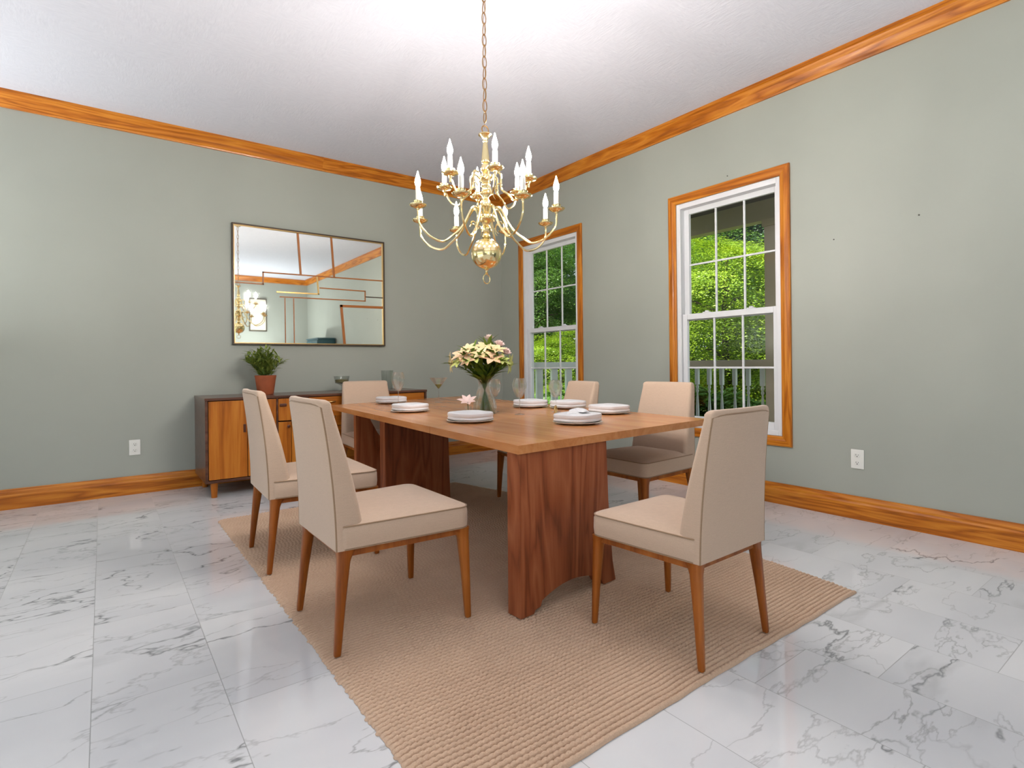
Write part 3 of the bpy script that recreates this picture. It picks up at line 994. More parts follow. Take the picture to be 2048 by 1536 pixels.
def arm(theta, rc, zcup, zhub, zhump, zbot, rbot, rt):
    """theta: from the view direction towards the right"""
    # direction in world: forward*cos + right*sin
    dx = cos(YAW) * cos(theta) + sin(YAW) * sin(theta)
    dy = sin(YAW) * cos(theta) - cos(YAW) * sin(theta)
    d = Vector((dx, dy, 0))
    P = [(0.030, zhub), (0.040, zhub + 0.02), (0.058, zhump), (0.085, zhump - 0.012), (rbot * 0.55, (zhump + zbot) / 2 - 0.01), (rbot * 0.78, zbot + 0.035), (rbot, zbot), (rbot + (rc - rbot) * 0.55, zbot + 0.022), (rc - 0.008, zbot + 0.075), (rc, zcup - 0.03), (rc, zcup - 0.004)]
    pts = spline([tuple(d * r) [:2] + (z,) for r, z in P], 7)
    bm = bmesh.new()
    n = len(pts)
    tube(bm, pts, [rt * (1.25 - 0.35 * q / n) for q in range(n)], 8)
    # small scroll leaf near the hub
    sc = [tuple(d * (0.072 + 0.018 * cos(a)))[:2] + (zhub - 0.035 + 0.022 * sin(a) - 0.006 * a,) for a in [q * 0.35 for q in range(14)]]
    tube(bm, sc, [0.0042 - 0.0002 * q for q in range(14)], 6)
    A = obj('arm', at_c(bm), M['brass'], ch)
    c = d * rc
    bm = bmesh.new()
    lathe(bm, [(0.004, -0.012), (0.008, -0.008), (0.010, -0.002), (0.024, 0.002), (0.038, 0.008), (0.043, 0.014), (0.044, 0.017), (0.040, 0.0165), (0.026, 0.012), (0.021, 0.012),
               (0.020, 0.018), (0.0225, 0.021), (0.0205, 0.024), (0.022, 0.033), (0.0235, 0.036), (0.021, 0.037), (0.014, 0.036)], 24, (c.x, c.y, zcup))
    obj('drip_pan', at_c(bm), M['brass'], A)
    bm = bmesh.new()
    lathe(bm, [(0.0125, 0.030), (0.0125, 0.100), (0.0110, 0.101)], 16, (c.x, c.y, zcup))
    obj('candle_sleeve', at_c(bm), M['candle'], A)
    bm = bmesh.new()
    lathe(bm, [(0.0065, 0.101), (0.0075, 0.106), (0.0120, 0.116), (0.0148, 0.128), (0.0132, 0.142), (0.0090, 0.157), (0.0048, 0.171), (0.0020, 0.183), (0.0, 0.188)], 16, (c.x, c.y, zcup))
    obj('bulb', at_c(bm), M['bulb'], A)
for k in range(8):
    arm(radians(15 + 45 * k), 0.385, 1.892, 1.885, 1.940, 1.738, 0.255, 0.0058)
for k in range(6):
    arm(radians(-14 + 60 * k), 0.240, 2.062, 2.090, 2.128, 1.972, 0.160, 0.0052)

# ------------------------------------------------------------------ table setting
def plate(label, x, y, r=0.142):
    bm = bmesh.new()
    lathe(bm, [(0.0, 0.0), (r * 0.62, 0.0), (r * 0.70, 0.003), (r * 0.98, 0.011), (r, 0.013), (r * 0.985, 0.0145), (r * 0.72, 0.008), (r * 0.60, 0.0055), (0.0, 0.005)], 48)
    o = obj('dinner_plate', bm, M['ceramic'])
    o.location = (x, y, TT + 0.0005)
    return tag(o, label, 'plate', 'dinner plates on the table')
def napkin(label, x, y, rz, w=0.128, d=0.118, h=0.044, fold=False):
    bm = bmesh.new()
    rings = []
    N = 40
    def outline(k, z):
        o = []
        for i in range(N):
            a = 2 * pi * i / N
            cxx, syy = cos(a), sin(a)
            e = 0.62
            px = w * k * (abs(cxx) ** e) * (1 if cxx > 0 else -1)
            py = d * k * (abs(syy) ** e) * (1 if syy > 0 else -1)
            o.append((px, py, z + 0.002 * noise.noise((px * 14, py * 14, z * 30))))
        return o
    for k, z in ((0.90, 0.0), (0.975, 0.003), (1.0, 0.009), (0.985, 0.0145), (0.97, 0.018), (0.99, 0.022), (1.0, 0.031), (0.985, h - 0.004), (0.93, h), (0.75, h + 0.002), (0.4, h + 0.0025)):
        rings.append(outline(k, z))
    loft(bm, rings)
    o = obj('napkin', bm, M['napkin'])
    o.location = (x, y, TT + 0.0150)
    o.rotation_euler = (0, 0, rz)
    if fold:
        for (cx, cy, a, L, ww, zz) in ((0.0, 0.02, 0.5, 0.19, 0.09, h), (0.02, 0.0, 1.1, 0.17, 0.07, h + 0.010)):
            b2 = bmesh.new()
            rr = []
            for q in range(9):
                s = q / 8 - 0.5
                px, py = cx + cos(a) * L * s, cy + sin(a) * L * s
                wz = zz + 0.012 * cos(s * pi)
                n = Vector((-sin(a), cos(a), 0)) * ww * (0.5 - 0.25 * abs(s))
                rr.append([(px + n.x, py + n.y, zz), (px + n.x * 0.6, py + n.y * 0.6, wz + 0.004), (px, py, wz + 0.007), (px - n.x * 0.6, py - n.y * 0.6, wz + 0.004), (px - n.x, py - n.y, zz)])
            loft(b2, rr)
            obj('folded_corner', b2, M['napkin'], o)
    return tag(o, label, 'napkin', 'folded napkins on the plates')
PL = [
    (2.095, 4.640, 0.0, 'at the far end before the sideboard'),
    (1.815, 3.690, -1.5, 'beside the far left chair'),
    (1.765, 2.785, -1.5, 'just in front of the flower vase'),
    (2.172, 2.285, 0.2, 'nearest the front right chair, with a gold ring'),
    (2.765, 2.600, 1.5, 'nearest the chair before the larger-looking window'),
    (2.760, 3.370, 1.5, 'partly hidden behind the right wine glass'),
    (2.860, 3.115, 1.5, 'before the chair by the corner window'),
]
for i, (x, y, a, w) in enumerate(PL):
    if i == 5: x, y = 2.72, 3.40
    plate('cream dinner plate ' + w, x, y)
    napkin('white folded napkin on the plate ' + w, x, y, a, fold=(i == 3))
# gold napkin ring by the loosely folded napkin
bm = bmesh.new()
tube(bm, [(0.022 * cos(2 * pi * q / 20), 0, 0.024 + 0.022 * sin(2 * pi * q / 20)) for q in range(20)], 0.005, 8, closed=True)
o = obj('napkin_ring', bm, M['gold']); o.location = (2.085, 2.375, TT + 0.053); o.rotation_euler = (0, 0, 0.6)
tag(o, 'small gold napkin ring lying on the loosely folded napkin', 'napkin ring')

def wine_glass(label, x, y, h=0.235, r=0.046):
    t = tag(empty('wine_glass', (x, y, TT + 0.0005)), label, 'wine glass', 'wine glasses on the table')
    bm = bmesh.new()
    prof = []
    zb = h * 0.46
    for q in range(0, 15):
        s = q / 14
        prof.append((max(0.004, r * (sin(pi * min(1, 0.06 + s * 0.62)) ** 0.75) * (1.0 if s < 0.55 else 1 - 0.20 * ((s - 0.55) / 0.45) ** 1.5)), zb + (h - zb) * s))
    inner = [(max(0.0025, a - 0.0012), z + (0.002 if i == 0 else 0)) for i, (a, z) in enumerate(prof)]
    lathe(bm, prof + list(reversed(inner)), 32, cap=False)
    obj('bowl', bm, M['crystal'], t)
    bm = bmesh.new()
    lathe(bm, [(0.0045, zb), (0.0034, zb * 0.8), (0.0032, zb * 0.35), (0.005, 0.012), (0.006, 0.007)], 12)
    obj('glass_stem', bm, M['crystal'], t)
    bm = bmesh.new()
    lathe(bm, [(0.0, 0.0), (0.033, 0.0), (0.034, 0.0015), (0.018, 0.004), (0.006, 0.008), (0.0, 0.009)], 32)
    obj('glass_foot', bm, M['crystal'], t)
    return t
wine_glass('tall clear wine glass between the two far left plates', 1.955, 4.19, 0.285, 0.056)
wine_glass('clear wine glass in the middle of the table, right of the vase', 2.265, 2.95, 0.245, 0.050)
wine_glass('clear wine glass right behind the vase', 2.268, 3.25, 0.235, 0.050)
wine_glass('clear wine glass before the chair by the corner window', 2.575, 2.93, 0.225, 0.051)
# cocktail glass
t = tag(empty('cocktail_glass', (2.45, 4.40, TT + 0.0005)), 'conical cocktail glass with a little green drink, left of the vase', 'glass')
bm = bmesh.new()
lathe(bm, [(0.004, 0.125), (0.082, 0.225), (0.081, 0.2255), (0.003, 0.1275)], 36, cap=False)
obj('bowl', bm, M['crystal'], t)
bm = bmesh.new(); lathe(bm, [(0.0045, 0.125), (0.003, 0.09), (0.003, 0.03), (0.006, 0.007)], 12); obj('glass_stem', bm, M['crystal'], t)
bm = bmesh.new(); lathe(bm, [(0.0, 0.0), (0.036, 0.0), (0.037, 0.0015), (0.006, 0.008), (0.0, 0.009)], 32); obj('glass_foot', bm, M['crystal'], t)
bm = bmesh.new(); lathe(bm, [(0.0, 0.1285), (0.003, 0.1290), (0.034, 0.167), (0.0, 0.167)], 28); obj('drink', bm, M['wine'], t)

# tumblers on the sideboard
def tumbler(name, label, x, y, z, r, h, mat):
    bm = bmesh.new()
    lathe(bm, [(0.0, 0.0), (r * 0.86, 0.0), (r, h), (r - 0.002, h), (r * 0.86 - 0.002, 0.006), (0.0, 0.006)], 32, cap=False)
    o = obj(name, bm, mat); o.location = (x, y, z)
    return tag(o, label, 'glass')
tumbler('tumbler', 'grey glass tumbler on the sideboard behind the far wine glass', 2.44, 5.5, SZ1 + 0.0005, 0.064, 0.205, M['smoke'])
t = tag(empty('glass_lantern', (1.945, 5.5, SZ1 + 0.0005)), 'small footed glass bowl on the sideboard beside the far chair', 'glass bowl')
bm = bmesh.new(); lathe(bm, [(0.0, 0.0), (0.034, 0.0), (0.034, 0.004), (0.008, 0.012), (0.007, 0.06), (0.03, 0.072), (0.066, 0.085), (0.078, 0.155), (0.076, 0.155), (0.063, 0.088), (0.0, 0.078)], 32, cap=False)
obj('bowl', bm, M['smoke'], t)
bm = bmesh.new(); lathe(bm, [(0.0, 0.08), (0.060, 0.09), (0.066, 0.118), (0.0, 0.124)], 28)
obj('filling', bm, simple('dry_moss', lin(150, 138, 96), 0.9, var=0.25), t)

# things behind the camera that the wall mirror shows
pf = tag(empty('framed_picture', (3.02, Y0, 2.36)), 'tall framed print on the rear wall behind the camera', 'picture')
bm = bmesh.new()
for a in ((-0.20, -0.175, -0.40, 0.40), (0.175, 0.20, -0.40, 0.40), (-0.175, 0.175, -0.40, -0.375), (-0.175, 0.175, 0.375, 0.40)):
    add_box(bm, a[0], a[1], 0.001, 0.03, a[2], a[3], 0.002)
obj('picture_frame', bm, M['bronze'], pf)
obj('print', box(-0.176, 0.176, 0.004, 0.012, -0.376, 0.376), M['paper'], pf, smooth=False)
cb = tag(empty('cabinet', (3.98, -0.95, 0)), 'teal painted two door cabinet by the window wall behind the camera', 'cabinet')
bm = bmesh.new(); add_box(bm, -0.19, 0.185, -0.40, 0.40, 0.0, 1.70, 0.003); add_box(bm, -0.21, 0.19, -0.42, 0.42, 1.70, 1.73, 0.003)
obj('body', bm, M['teal'], cb)
for sgn in (-1, 1):
    d = obj('door', box(-0.208, -0.19, min(0.004 * sgn, 0.39 * sgn), max(0.004 * sgn, 0.39 * sgn), 0.06, 1.67, 0.003), M['teal'], cb)
    bm = bmesh.new(); bmesh.ops.create_uvsphere(bm, u_segments=14, v_segments=8, radius=0.016, matrix=Matrix.Translation((-0.222, 0.04 * sgn, 0.9)))
    obj('knob', bm, M['gold'], d)

# ------------------------------------------------------------------ leaves and flowers
def add_leaf(bm, base, dirv, up, L, W, curl=0.15, nseg=4):
    d = Vector(dirv).normalized()
    s = d.cross(Vector(up))
    if s.length < 1e-4: s = d.cross(Vector((1, 0, 0)))
    s.normalize()
    n = s.cross(d).normalized()
    b = Vector(base)
    rows = []
    for i in range(nseg + 1):
        q = i / nseg
        w = W * (sin(pi * min(1, 0.10 + 0.88 * q)) ** 0.9) if i < nseg else 0.0005
        c = b + d * L * q - n * curl * L * q * q
        rows.append((bm.verts.new(c - s * w + n * w * 0.25), bm.verts.new(c), bm.verts.new(c + s * w + n * w * 0.25)))
    for a, c in zip(rows, rows[1:]):
        bm.faces.new((a[0], a[1], c[1], c[0]))
        bm.faces.new((a[1], a[2], c[2], c[1]))

# potted plant
pp = tag(empty('potted_plant', (1.222, 5.50, SZ1 + 0.0005)), 'leafy green plant in a terracotta pot on the sideboard', 'potted plant')
bm = bmesh.new()
lathe(bm, [(0.0, 0.0), (0.066, 0.0), (0.070, 0.006), (0.083, 0.10), (0.090, 0.150), (0.094, 0.172), (0.093, 0.178), (0.084, 0.178), (0.080, 0.150), (0.0, 0.148)], 40)
obj('pot', bm, M['terracotta'], pp)
bm = bmesh.new(); lathe(bm, [(0.0, 0.149), (0.079, 0.150), (0.079, 0.160), (0.04, 0.164), (0.0, 0.166)], 28); obj('soil', bm, M['soil'], pp)
rng = random.Random(11)
bl = bmesh.new(); bs = bmesh.new()
for q in range(46):
    a = rng.uniform(0, 2 * pi); lean = rng.uniform(0.05, 1.0) ** 0.8
    H = rng.uniform(0.14, 0.26) * (1.05 - 0.25 * lean)
    R = 0.200 * lean
    p0 = Vector((0.045 * cos(a) * rng.random(), 0.045 * sin(a) * rng.random(), 0.16))
    p2 = Vector((R * cos(a), R * sin(a) * 0.85, 0.165 + H))
    p1 = (p0 + p2) / 2 + Vector((0, 0, 0.03))
    pts = spline([p0, p1, p2], 5)
    tube(bs, pts, 0.0022, 5)
    for w in range(15):
        i = min(len(pts) - 1, 1 + int(w * (len(pts) - 1) / 14))
        p = pts[i]
        td = (pts[min(i + 1, len(pts) - 1)] - pts[max(0, i - 1)]).normalized()
        aa = rng.uniform(0, 2 * pi)
        d = td * rng.uniform(0.4, 1.2) + Vector((cos(aa), sin(aa), rng.uniform(-0.2, 0.5))) * 0.8
        add_leaf(bl, p, d, (0, 0, 1), rng.uniform(0.045, 0.085), rng.uniform(0.007, 0.012), 0.2, 3)
obj('foliage', bl, M['leaf_pot'], pp)
obj('stems', bs, M['stem'], pp)

# vase
VX, VY = 2.13, 3.17
vs = tag(empty('flower_vase', (VX, VY, TT + 0.0005)), 'clear hourglass vase with a bouquet in the middle of the table', 'vase')
VP = [(0.072, 0.0), (0.080, 0.006), (0.084, 0.03), (0.078, 0.08), (0.060, 0.14), (0.046, 0.185), (0.045, 0.21), (0.054, 0.245), (0.068, 0.275)]
bm = bmesh.new()
vp = spline([(a, 0, b) for a, b in VP], 4)
out = [(p.x, p.z) for p in vp]
lathe(bm, [(0.0, 0.0)] + out + [(a - 0.0025, z + (0.006 if z < 0.01 else 0)) for a, z in reversed(out)] + [(0.0, 0.006)], 40, cap=False)
obj('glass', bm, M['crystal'], vs)
bm = bmesh.new()
lathe(bm, [(0.0, 0.007)] + [(a - 0.003, max(0.007, z)) for a, z in out if z < 0.13] + [(0.0, 0.13)], 40, cap=False)
obj('water', bm, M['water'], vs)

def lily(bm, c, d, R, rng, petals=6, open_=0.75):
    d = Vector(d).normalized()
    a = d.cross(Vector((0, 0, 1)))
    if a.length < 1e-3: a = Vector((1, 0, 0))
    a.normalize(); b = d.cross(a)
    for q in range(petals):
        th = 2 * pi * q / petals + rng.uniform(-0.1, 0.1)
        rad = a * cos(th) + b * sin(th)
        pd = d * (1 - open_ * 0.7) + rad * open_
        add_leaf(bm, Vector(c) - d * R * 0.3, pd, d, R * rng.uniform(1.15, 1.45), R * 0.34, 0.34, 5)
def round_bloom(bm, c, d, R, rng):
    d = Vector(d).normalized()
    for ly, (n, op, sc) in enumerate(((5, 0.25, 0.8), (7, 0.55, 0.95), (8, 0.85, 1.0))):
        a = d.cross(Vector((0, 0, 1)))
        if a.length < 1e-3: a = Vector((1, 0, 0))
        a.normalize(); b = d.cross(a)
        for q in range(n):
            th = 2 * pi * (q + 0.5 * ly) / n
            rad = a * cos(th) + b * sin(th)
            add_leaf(bm, Vector(c) - d * R * 0.5, d * (1.1 - op) + rad * op, d, R * sc, R * 0.42, -0.35, 5)
fwv = Vector((cos(YAW), sin(YAW), 0)); rtv = Vector((sin(YAW), -cos(YAW), 0))
FL = [  # lateral, depth, height above the table, radius, kind, label
    (-0.235, 0.00, 0.360, 0.060, 'cream', 'cream lily drooping at the left edge of the bouquet'),
    (-0.150, -0.05, 0.420, 0.068, 'peach', 'open peach lily at the upper left of the bouquet'),
    (-0.075, 0.03, 0.455, 0.066, 'cream', 'tall cream lily at the top left of the bouquet'),
    (0.010, -0.03, 0.470, 0.068, 'cream', 'large cream lily at the top middle of the bouquet'),
    (0.032, 0.03, 0.535, 0.044, 'pink', 'round pale pink blossom topping the whole bouquet'),
    (0.105, 0.02, 0.490, 0.048, 'pink', 'round pale pink blossom right of the topmost one'),
    (0.055, -0.10, 0.395, 0.070, 'peach', 'peach lily facing forward at the right front of the bouquet'),
    (0.150, 0.00, 0.435, 0.050, 'pink', 'pale pink blossom at the upper right of the bouquet'),
    (0.178, -0.02, 0.345, 0.062, 'green', 'greenish white lily drooping at the right edge of the bouquet'),
    (-0.060, -0.10, 0.395, 0.060, 'green', 'greenish lily facing forward at the left front of the bouquet'),
    (-0.180, -0.06, 0.365, 0.050, 'green', 'small greenish lily low at the left of the bouquet'),
]
FL += [
    (-0.110, -0.09, 0.455, 0.048, 'cream', 'small cream lily between the peach one and the top left one'),
    (-0.020, -0.11, 0.420, 0.052, 'cream', 'cream lily at the centre front of the bouquet'),
    (0.090, -0.06, 0.450, 0.050, 'cream', 'cream lily at the right of the bouquet below the pink blossoms'),
    (-0.200, 0.03, 0.400, 0.050, 'cream', 'cream lily at the far upper left of the bouquet'),
    (0.125, -0.08, 0.380, 0.048, 'green', 'greenish lily low at the right front of the bouquet'),
    (-0.115, -0.11, 0.375, 0.050, 'peach', 'small peach lily low at the left front of the bouquet'),
]
rng = random.Random(5)
for (la, de, hz, R, kd, lab) in FL:
    st = tag(empty('cut_flower', (VX, VY, TT + 0.0005)), lab, 'flower', 'cut flowers in the vase')
    tip = rtv * la + fwv * de + Vector((0, 0, hz))
    foot = -(rtv * la + fwv * de) * 0.22 + Vector((0, 0, 0.012))
    neck = (rtv * la + fwv * de) * 0.10 + Vector((0, 0, 0.21))
    pts = spline([foot, neck, (neck + tip) / 2 + Vector((0, 0, 0.02)), tip], 7)
    bm = bmesh.new(); tube(bm, pts, 0.003, 6); obj('flower_stem', bm, M['stem'], st)
    d = (tip - neck).normalized() + Vector((0, 0, 0.2)) - fwv * 0.45
    if lab.startswith(('cream lily drooping', 'greenish white')): d = (rtv * la).normalized() + Vector((0, 0, -0.1)) - fwv * 0.3
    bm = bmesh.new()
    if kd == 'pink': round_bloom(bm, tip, (0, 0, 1) if hz > 0.5 else d, R, rng)
    else: lily(bm, tip, d, R, rng)
    bmesh.ops.create_uvsphere(bm, u_segments=10, v_segments=6, radius=0.008, matrix=Matrix.Translation(tip))
    obj('blossom', bm, M['petal_' + kd], st)
    bm = bmesh.new()
    for w in range(15):
        i = rng.randint(7, len(pts) - 4)
        p = pts[i]
        aa = rng.uniform(0, 2 * pi)
        dd = (pts[i + 1] - pts[i]).normalized() + Vector((cos(aa), sin(aa), rng.uniform(0, 0.6))) * 0.75
        add_leaf(bm, p, dd, (0, 0, 1), rng.uniform(0.07, 0.13), rng.uniform(0.010, 0.018), 0.25, 4)
    obj('flower_leaves', bm, M['leaf_vase'], st)

# small pink blossom in a tiny glass, behind the plate in front of the vase
bx, by = 1.885, 3.00
t = tag(empty('bud_glass', (bx, by, TT + 0.0005)), 'tiny clear glass holding a pink blossom, behind the plate before the vase', 'bud vase')
bm = bmesh.new(); lathe(bm, [(0.0, 0.0), (0.024, 0.0), (0.026, 0.004), (0.020, 0.05), (0.024, 0.075), (0.022, 0.075), (0.018, 0.05), (0.023, 0.007), (0.0, 0.006)], 28, cap=False)
obj('glass', bm, M['crystal'], t)
t = tag(empty('cut_flower', (bx, by, TT + 0.0005)), 'single pale pink blossom in the tiny glass, below the bouquet', 'flower')
bm = bmesh.new(); tube(bm, [(0.004, 0, 0.008), (0, 0, 0.06), (-0.006, -0.004, 0.10)], 0.0024, 6); obj('flower_stem', bm, M['stem'], t)
bm = bmesh.new(); rng = random.Random(2)
lily(bm, Vector((-0.008, -0.006, 0.105)), -fwv * 0.5 + Vector((0, 0, 0.8)), 0.052, rng, 7, 0.55)
obj('blossom', bm, M['petal_pink'], t)

# ------------------------------------------------------------------ outdoors
GZ = -0.45
struct(obj('ground', box(-30, 60, -30, 60, GZ - 0.2, GZ), M['lawn'], smooth=False))
tag(obj('bounce_slab', box(-9.0, X0 - WT - 0.02, -9.0, 8.0, GZ, -0.03), M['bounce_slab'], smooth=False), kind='structure')  # unseen pale slab added to bounce daylight through the openings
o = obj('bounce_slab', box(X0 - WT - 0.02, XR, -9.0, Y0 - WT - 0.02, GZ, -0.03), M['bounce_slab'], smooth=False); o['kind'] = 'structure'
struct(obj('roof', box(X0 - 1.25, 6.55, Y0 - 1.1, YL + 0.45, ZC + 0.14, ZC + 0.30), M['roof'], smooth=False))  # unseen roof, eaves extended to keep sun out of the added openings
PX = 6.20
PY0, PY1 = -1.5, 5.95
struct(obj('porch_deck', box(XR + WT + 0.01, PX + 0.12, PY0, PY1, -0.15, -0.05), M['deck'], smooth=False))
struct(obj('porch_ceiling', box(XR + WT + 0.01, PX + 0.35, PY0, PY1, 2.97, 3.02), M['porch_dark'], smooth=False))
struct(obj('porch_beam', box(PX - 0.07, PX + 0.07, PY0, PY1, 2.735, 2.968), M['porch_beam'], smooth=False))
def post(label, x, y):
    p = tag(empty('porch_post', (x, y, -0.05)), label, 'post', 'porch posts')
    w = 0.095
    obj('shaft', box(-w, w, -w, w, 0, 2.70, 0.004), M['porch_paint'], p)
    bm = bmesh.new(); add_box(bm, -w - 0.018, w + 0.018, -w - 0.018, w + 0.018, 2.70, 2.784, 0.004)
    obj('capital', bm, M['porch_beam'], p)
    return p
post('taupe porch post seen at the right edge of the larger-looking window', PX, 3.205)
post('taupe porch post at the corner of the porch, left of the turned balusters', PX, 5.86)
def baluster(bm, x, y, zb, zt):
    w = 0.022
    add_box(bm, x - w, x + w, y - w, y + w, zt - 0.22, zt, 0.002)
    add_box(bm, x - w, x + w, y - w, y + w, zb, zb + 0.16, 0.002)
    H = zt - 0.22 - (zb + 0.16)
    z0 = zb + 0.16
    lathe(bm, [(0.013, z0), (0.021, z0 + 0.03 * H), (0.012, z0 + 0.08 * H), (0.021, z0 + 0.22 * H), (0.021, z0 + 0.38 * H), (0.014, z0 + 0.66 * H), (0.010, z0 + 0.80 * H), (0.019, z0 + 0.85 * H), (0.011, z0 + 0.89 * H), (0.020, z0 + 0.94 * H), (0.012, z0 + H)], 12, (x, y, 0))
def railing(label, p0, p1, n, turned, grp):
    r = tag(empty('porch_railing', (*p0, -0.05)), label, 'railing', grp)
    d = Vector(p1) - Vector(p0); L = d.length
    r.rotation_euler = (0, 0, atan2(d.y, d.x))
    zt = 1.078
    mat = M['porch_paint'] if turned else M['porch_white']
    obj('top_rail', box(0, L, -0.045, 0.045, zt, zt + 0.095, 0.004), mat, r)
    obj('bottom_rail', box(0, L, -0.03, 0.03, 0.10, 0.16, 0.003), mat, r)
    for q in range(n):
        s = (q + 0.5) / n * L
        bm = bmesh.new()
        if turned: baluster(bm, s, 0, 0.155, zt + 0.004)
        else: add_box(bm, s - 0.055, s + 0.055, -0.02, 0.02, 0.155, zt + 0.004, 0.003)
        obj('baluster', bm, M['porch_white'], r)
    return r
railing('porch railing with turned white balusters outside the larger-looking window', (PX, 3.30), (PX, 5.765), 14, True, None)
railing('white slatted railing outside the window near the corner', (4.45, 5.88), (6.105, 5.88), 6, False, None)
railing('porch railing with turned white balusters hidden behind the wall right of the post', (PX, 0.3), (PX, 3.11), 16, True, None)

def crown_mesh(name, seed, rx, ry, rz, ncl, nleaf, lsz, mat, flat=0.13, cr=0.55, hollow=0.45):
    rng = random.Random(seed)
    V, F = [], []
    for c in range(ncl):
        while True:
            u = Vector((rng.uniform(-1, 1), rng.uniform(-1, 1), rng.uniform(-1, 1)))
            if hollow < u.length < 1: break
        bump_ = 0.8 + 0.35 * noise.noise(u * 2.2 + Vector((seed, 0, 0)))
        cc = Vector((u.x * rx * bump_, u.y * ry * bump_, u.z * rz * bump_))
        tilt = Vector((u.x * 0.5 + rng.uniform(-0.2, 0.2), u.y * 0.5 + rng.uniform(-0.2, 0.2), 1)).normalized()
        ax = tilt.orthogonal().normalized(); ay = tilt.cross(ax)
        R = cr * rng.uniform(0.6, 1.2)
        for q in range(nleaf):
            rr = R * sqrt(rng.random()); th = rng.uniform(0, 2 * pi)
            p = cc + ax * rr * cos(th) + ay * rr * sin(th) + tilt * (flat * R * rng.uniform(-1, 1) - 0.35 * rr * rr / R)
            n = (tilt + Vector((rng.uniform(-1, 1), rng.uniform(-1, 1), rng.uniform(-0.6, 0.6))) * 0.42).normalized()
            a = n.orthogonal().normalized()
            b = n.cross(a)
            ang = rng.uniform(0, 2 * pi)
            d1 = a * cos(ang) + b * sin(ang); d2 = n.cross(d1)
            s = lsz * rng.uniform(0.6, 1.3)
            i0 = len(V)
            V += [p - d1 * s, p - d2 * s * 0.5 + n * s * 0.12, p + d1 * s, p + d2 * s * 0.5 + n * s * 0.12]
            F.append((i0, i0 + 1, i0 + 2, i0 + 3))
    me = bpy.data.meshes.new(name)
    me.from_pydata([tuple(v) for v in V], [], F)
    me.materials.append(mat)
    return me
def trunk_mesh(name, seed, h, r, rx, zr):
    rng = random.Random(seed)
    bm = bmesh.new()
    pts = spline([(0, 0, 0), (0.05, 0.03, h * 0.35), (-0.03, 0.05, h * 0.7), (0.02, 0, h)], 6)
    tube(bm, pts, [r * (1 - 0.75 * q / len(pts)) for q in range(len(pts))], 10)
    for b in range(9):
        z = h * rng.uniform(0.25, 0.85)
        a = rng.uniform(0, 2 * pi)
        L = rx * rng.uniform(0.5, 0.85)
        p = spline([(0, 0, z), (cos(a) * L * 0.5, sin(a) * L * 0.5, z + L * 0.25), (cos(a) * L, sin(a) * L, z + L * 0.3)], 5)
        tube(bm, p, [r * 0.42 * (1 - 0.8 * q / len(p)) for q in range(len(p))], 6)
    me = bpy.data.meshes.new(name)
    bm.to_mesh(me); bm.free()
    for p in me.polygons: p.use_smooth = True
    me.materials.append(M['bark'])
    return me
CR = {
    'bright': crown_mesh('maple_crown', 1, 2.1, 2.1, 2.1, 150, 560, 0.027, M['leaf_bright'], flat=0.09, cr=0.80, hollow=0.6),
    'mid': crown_mesh('ash_crown', 2, 2.4, 2.4, 3.0, 230, 400, 0.034, M['leaf_mid'], flat=0.09, cr=0.85, hollow=0.5),
    'dark': crown_mesh('oak_crown', 3, 3.0, 3.0, 4.2, 480, 260, 0.045, M['leaf_dark'], flat=0.12, cr=0.8),
}
TK = {
    'bright': trunk_mesh('maple_trunk', 1, 3.8, 0.10, 2.0, 2.0),
    'mid': trunk_mesh('ash_trunk', 2, 5.2, 0.13, 2.2, 2.6),
    'dark': trunk_mesh('oak_trunk', 3, 7.5, 0.19, 2.8, 3.4),
}
def tree(kind, x, y, cz, sc, rot, label):
    t = tag(empty('garden_tree', (x, y, GZ), rot), label, 'tree', 'garden trees beyond the porch')
    k = link(bpy.data.objects.new('trunk', TK[kind])); k.parent = t; k.scale = (sc, sc, sc)
    c = link(bpy.data.objects.new('crown', CR[kind])); c.parent = t; c.location = (0, 0, cz); c.scale = (sc, sc, sc)
    return t
TREES = [
    ('bright', 9.3, 5.75, 2.35, 0.92, 0.3, 'bright yellow-green maple filling the middle of the larger-looking window'),
    ('bright', 10.0, 4.6, 1.75, 0.80, 1.7, 'low yellow-green maple by the post in the larger-looking window'),
    ('dark', 14.5, 7.2, 4.6, 0.95, 0.9, 'tall dark tree with visible trunk in the upper right of the larger-looking window'),
    ('mid', 11.6, 8.4, 3.1, 0.95, 2.4, 'mid green tree at the left of the larger-looking window'),
    ('dark', 10.8, 13.6, 4.0, 0.85, 2.0, 'dark tall tree filling the upper part of the window near the corner'),
    ('bright', 8.6, 9.6, 1.35, 0.60, 4.0, 'small bright tree low in the window near the corner'),
    ('mid', 9.4, 11.6, 3.2, 0.80, 1.1, 'mid green tree behind the small bright one in the corner window'),
]
for a in TREES: tree(*a)
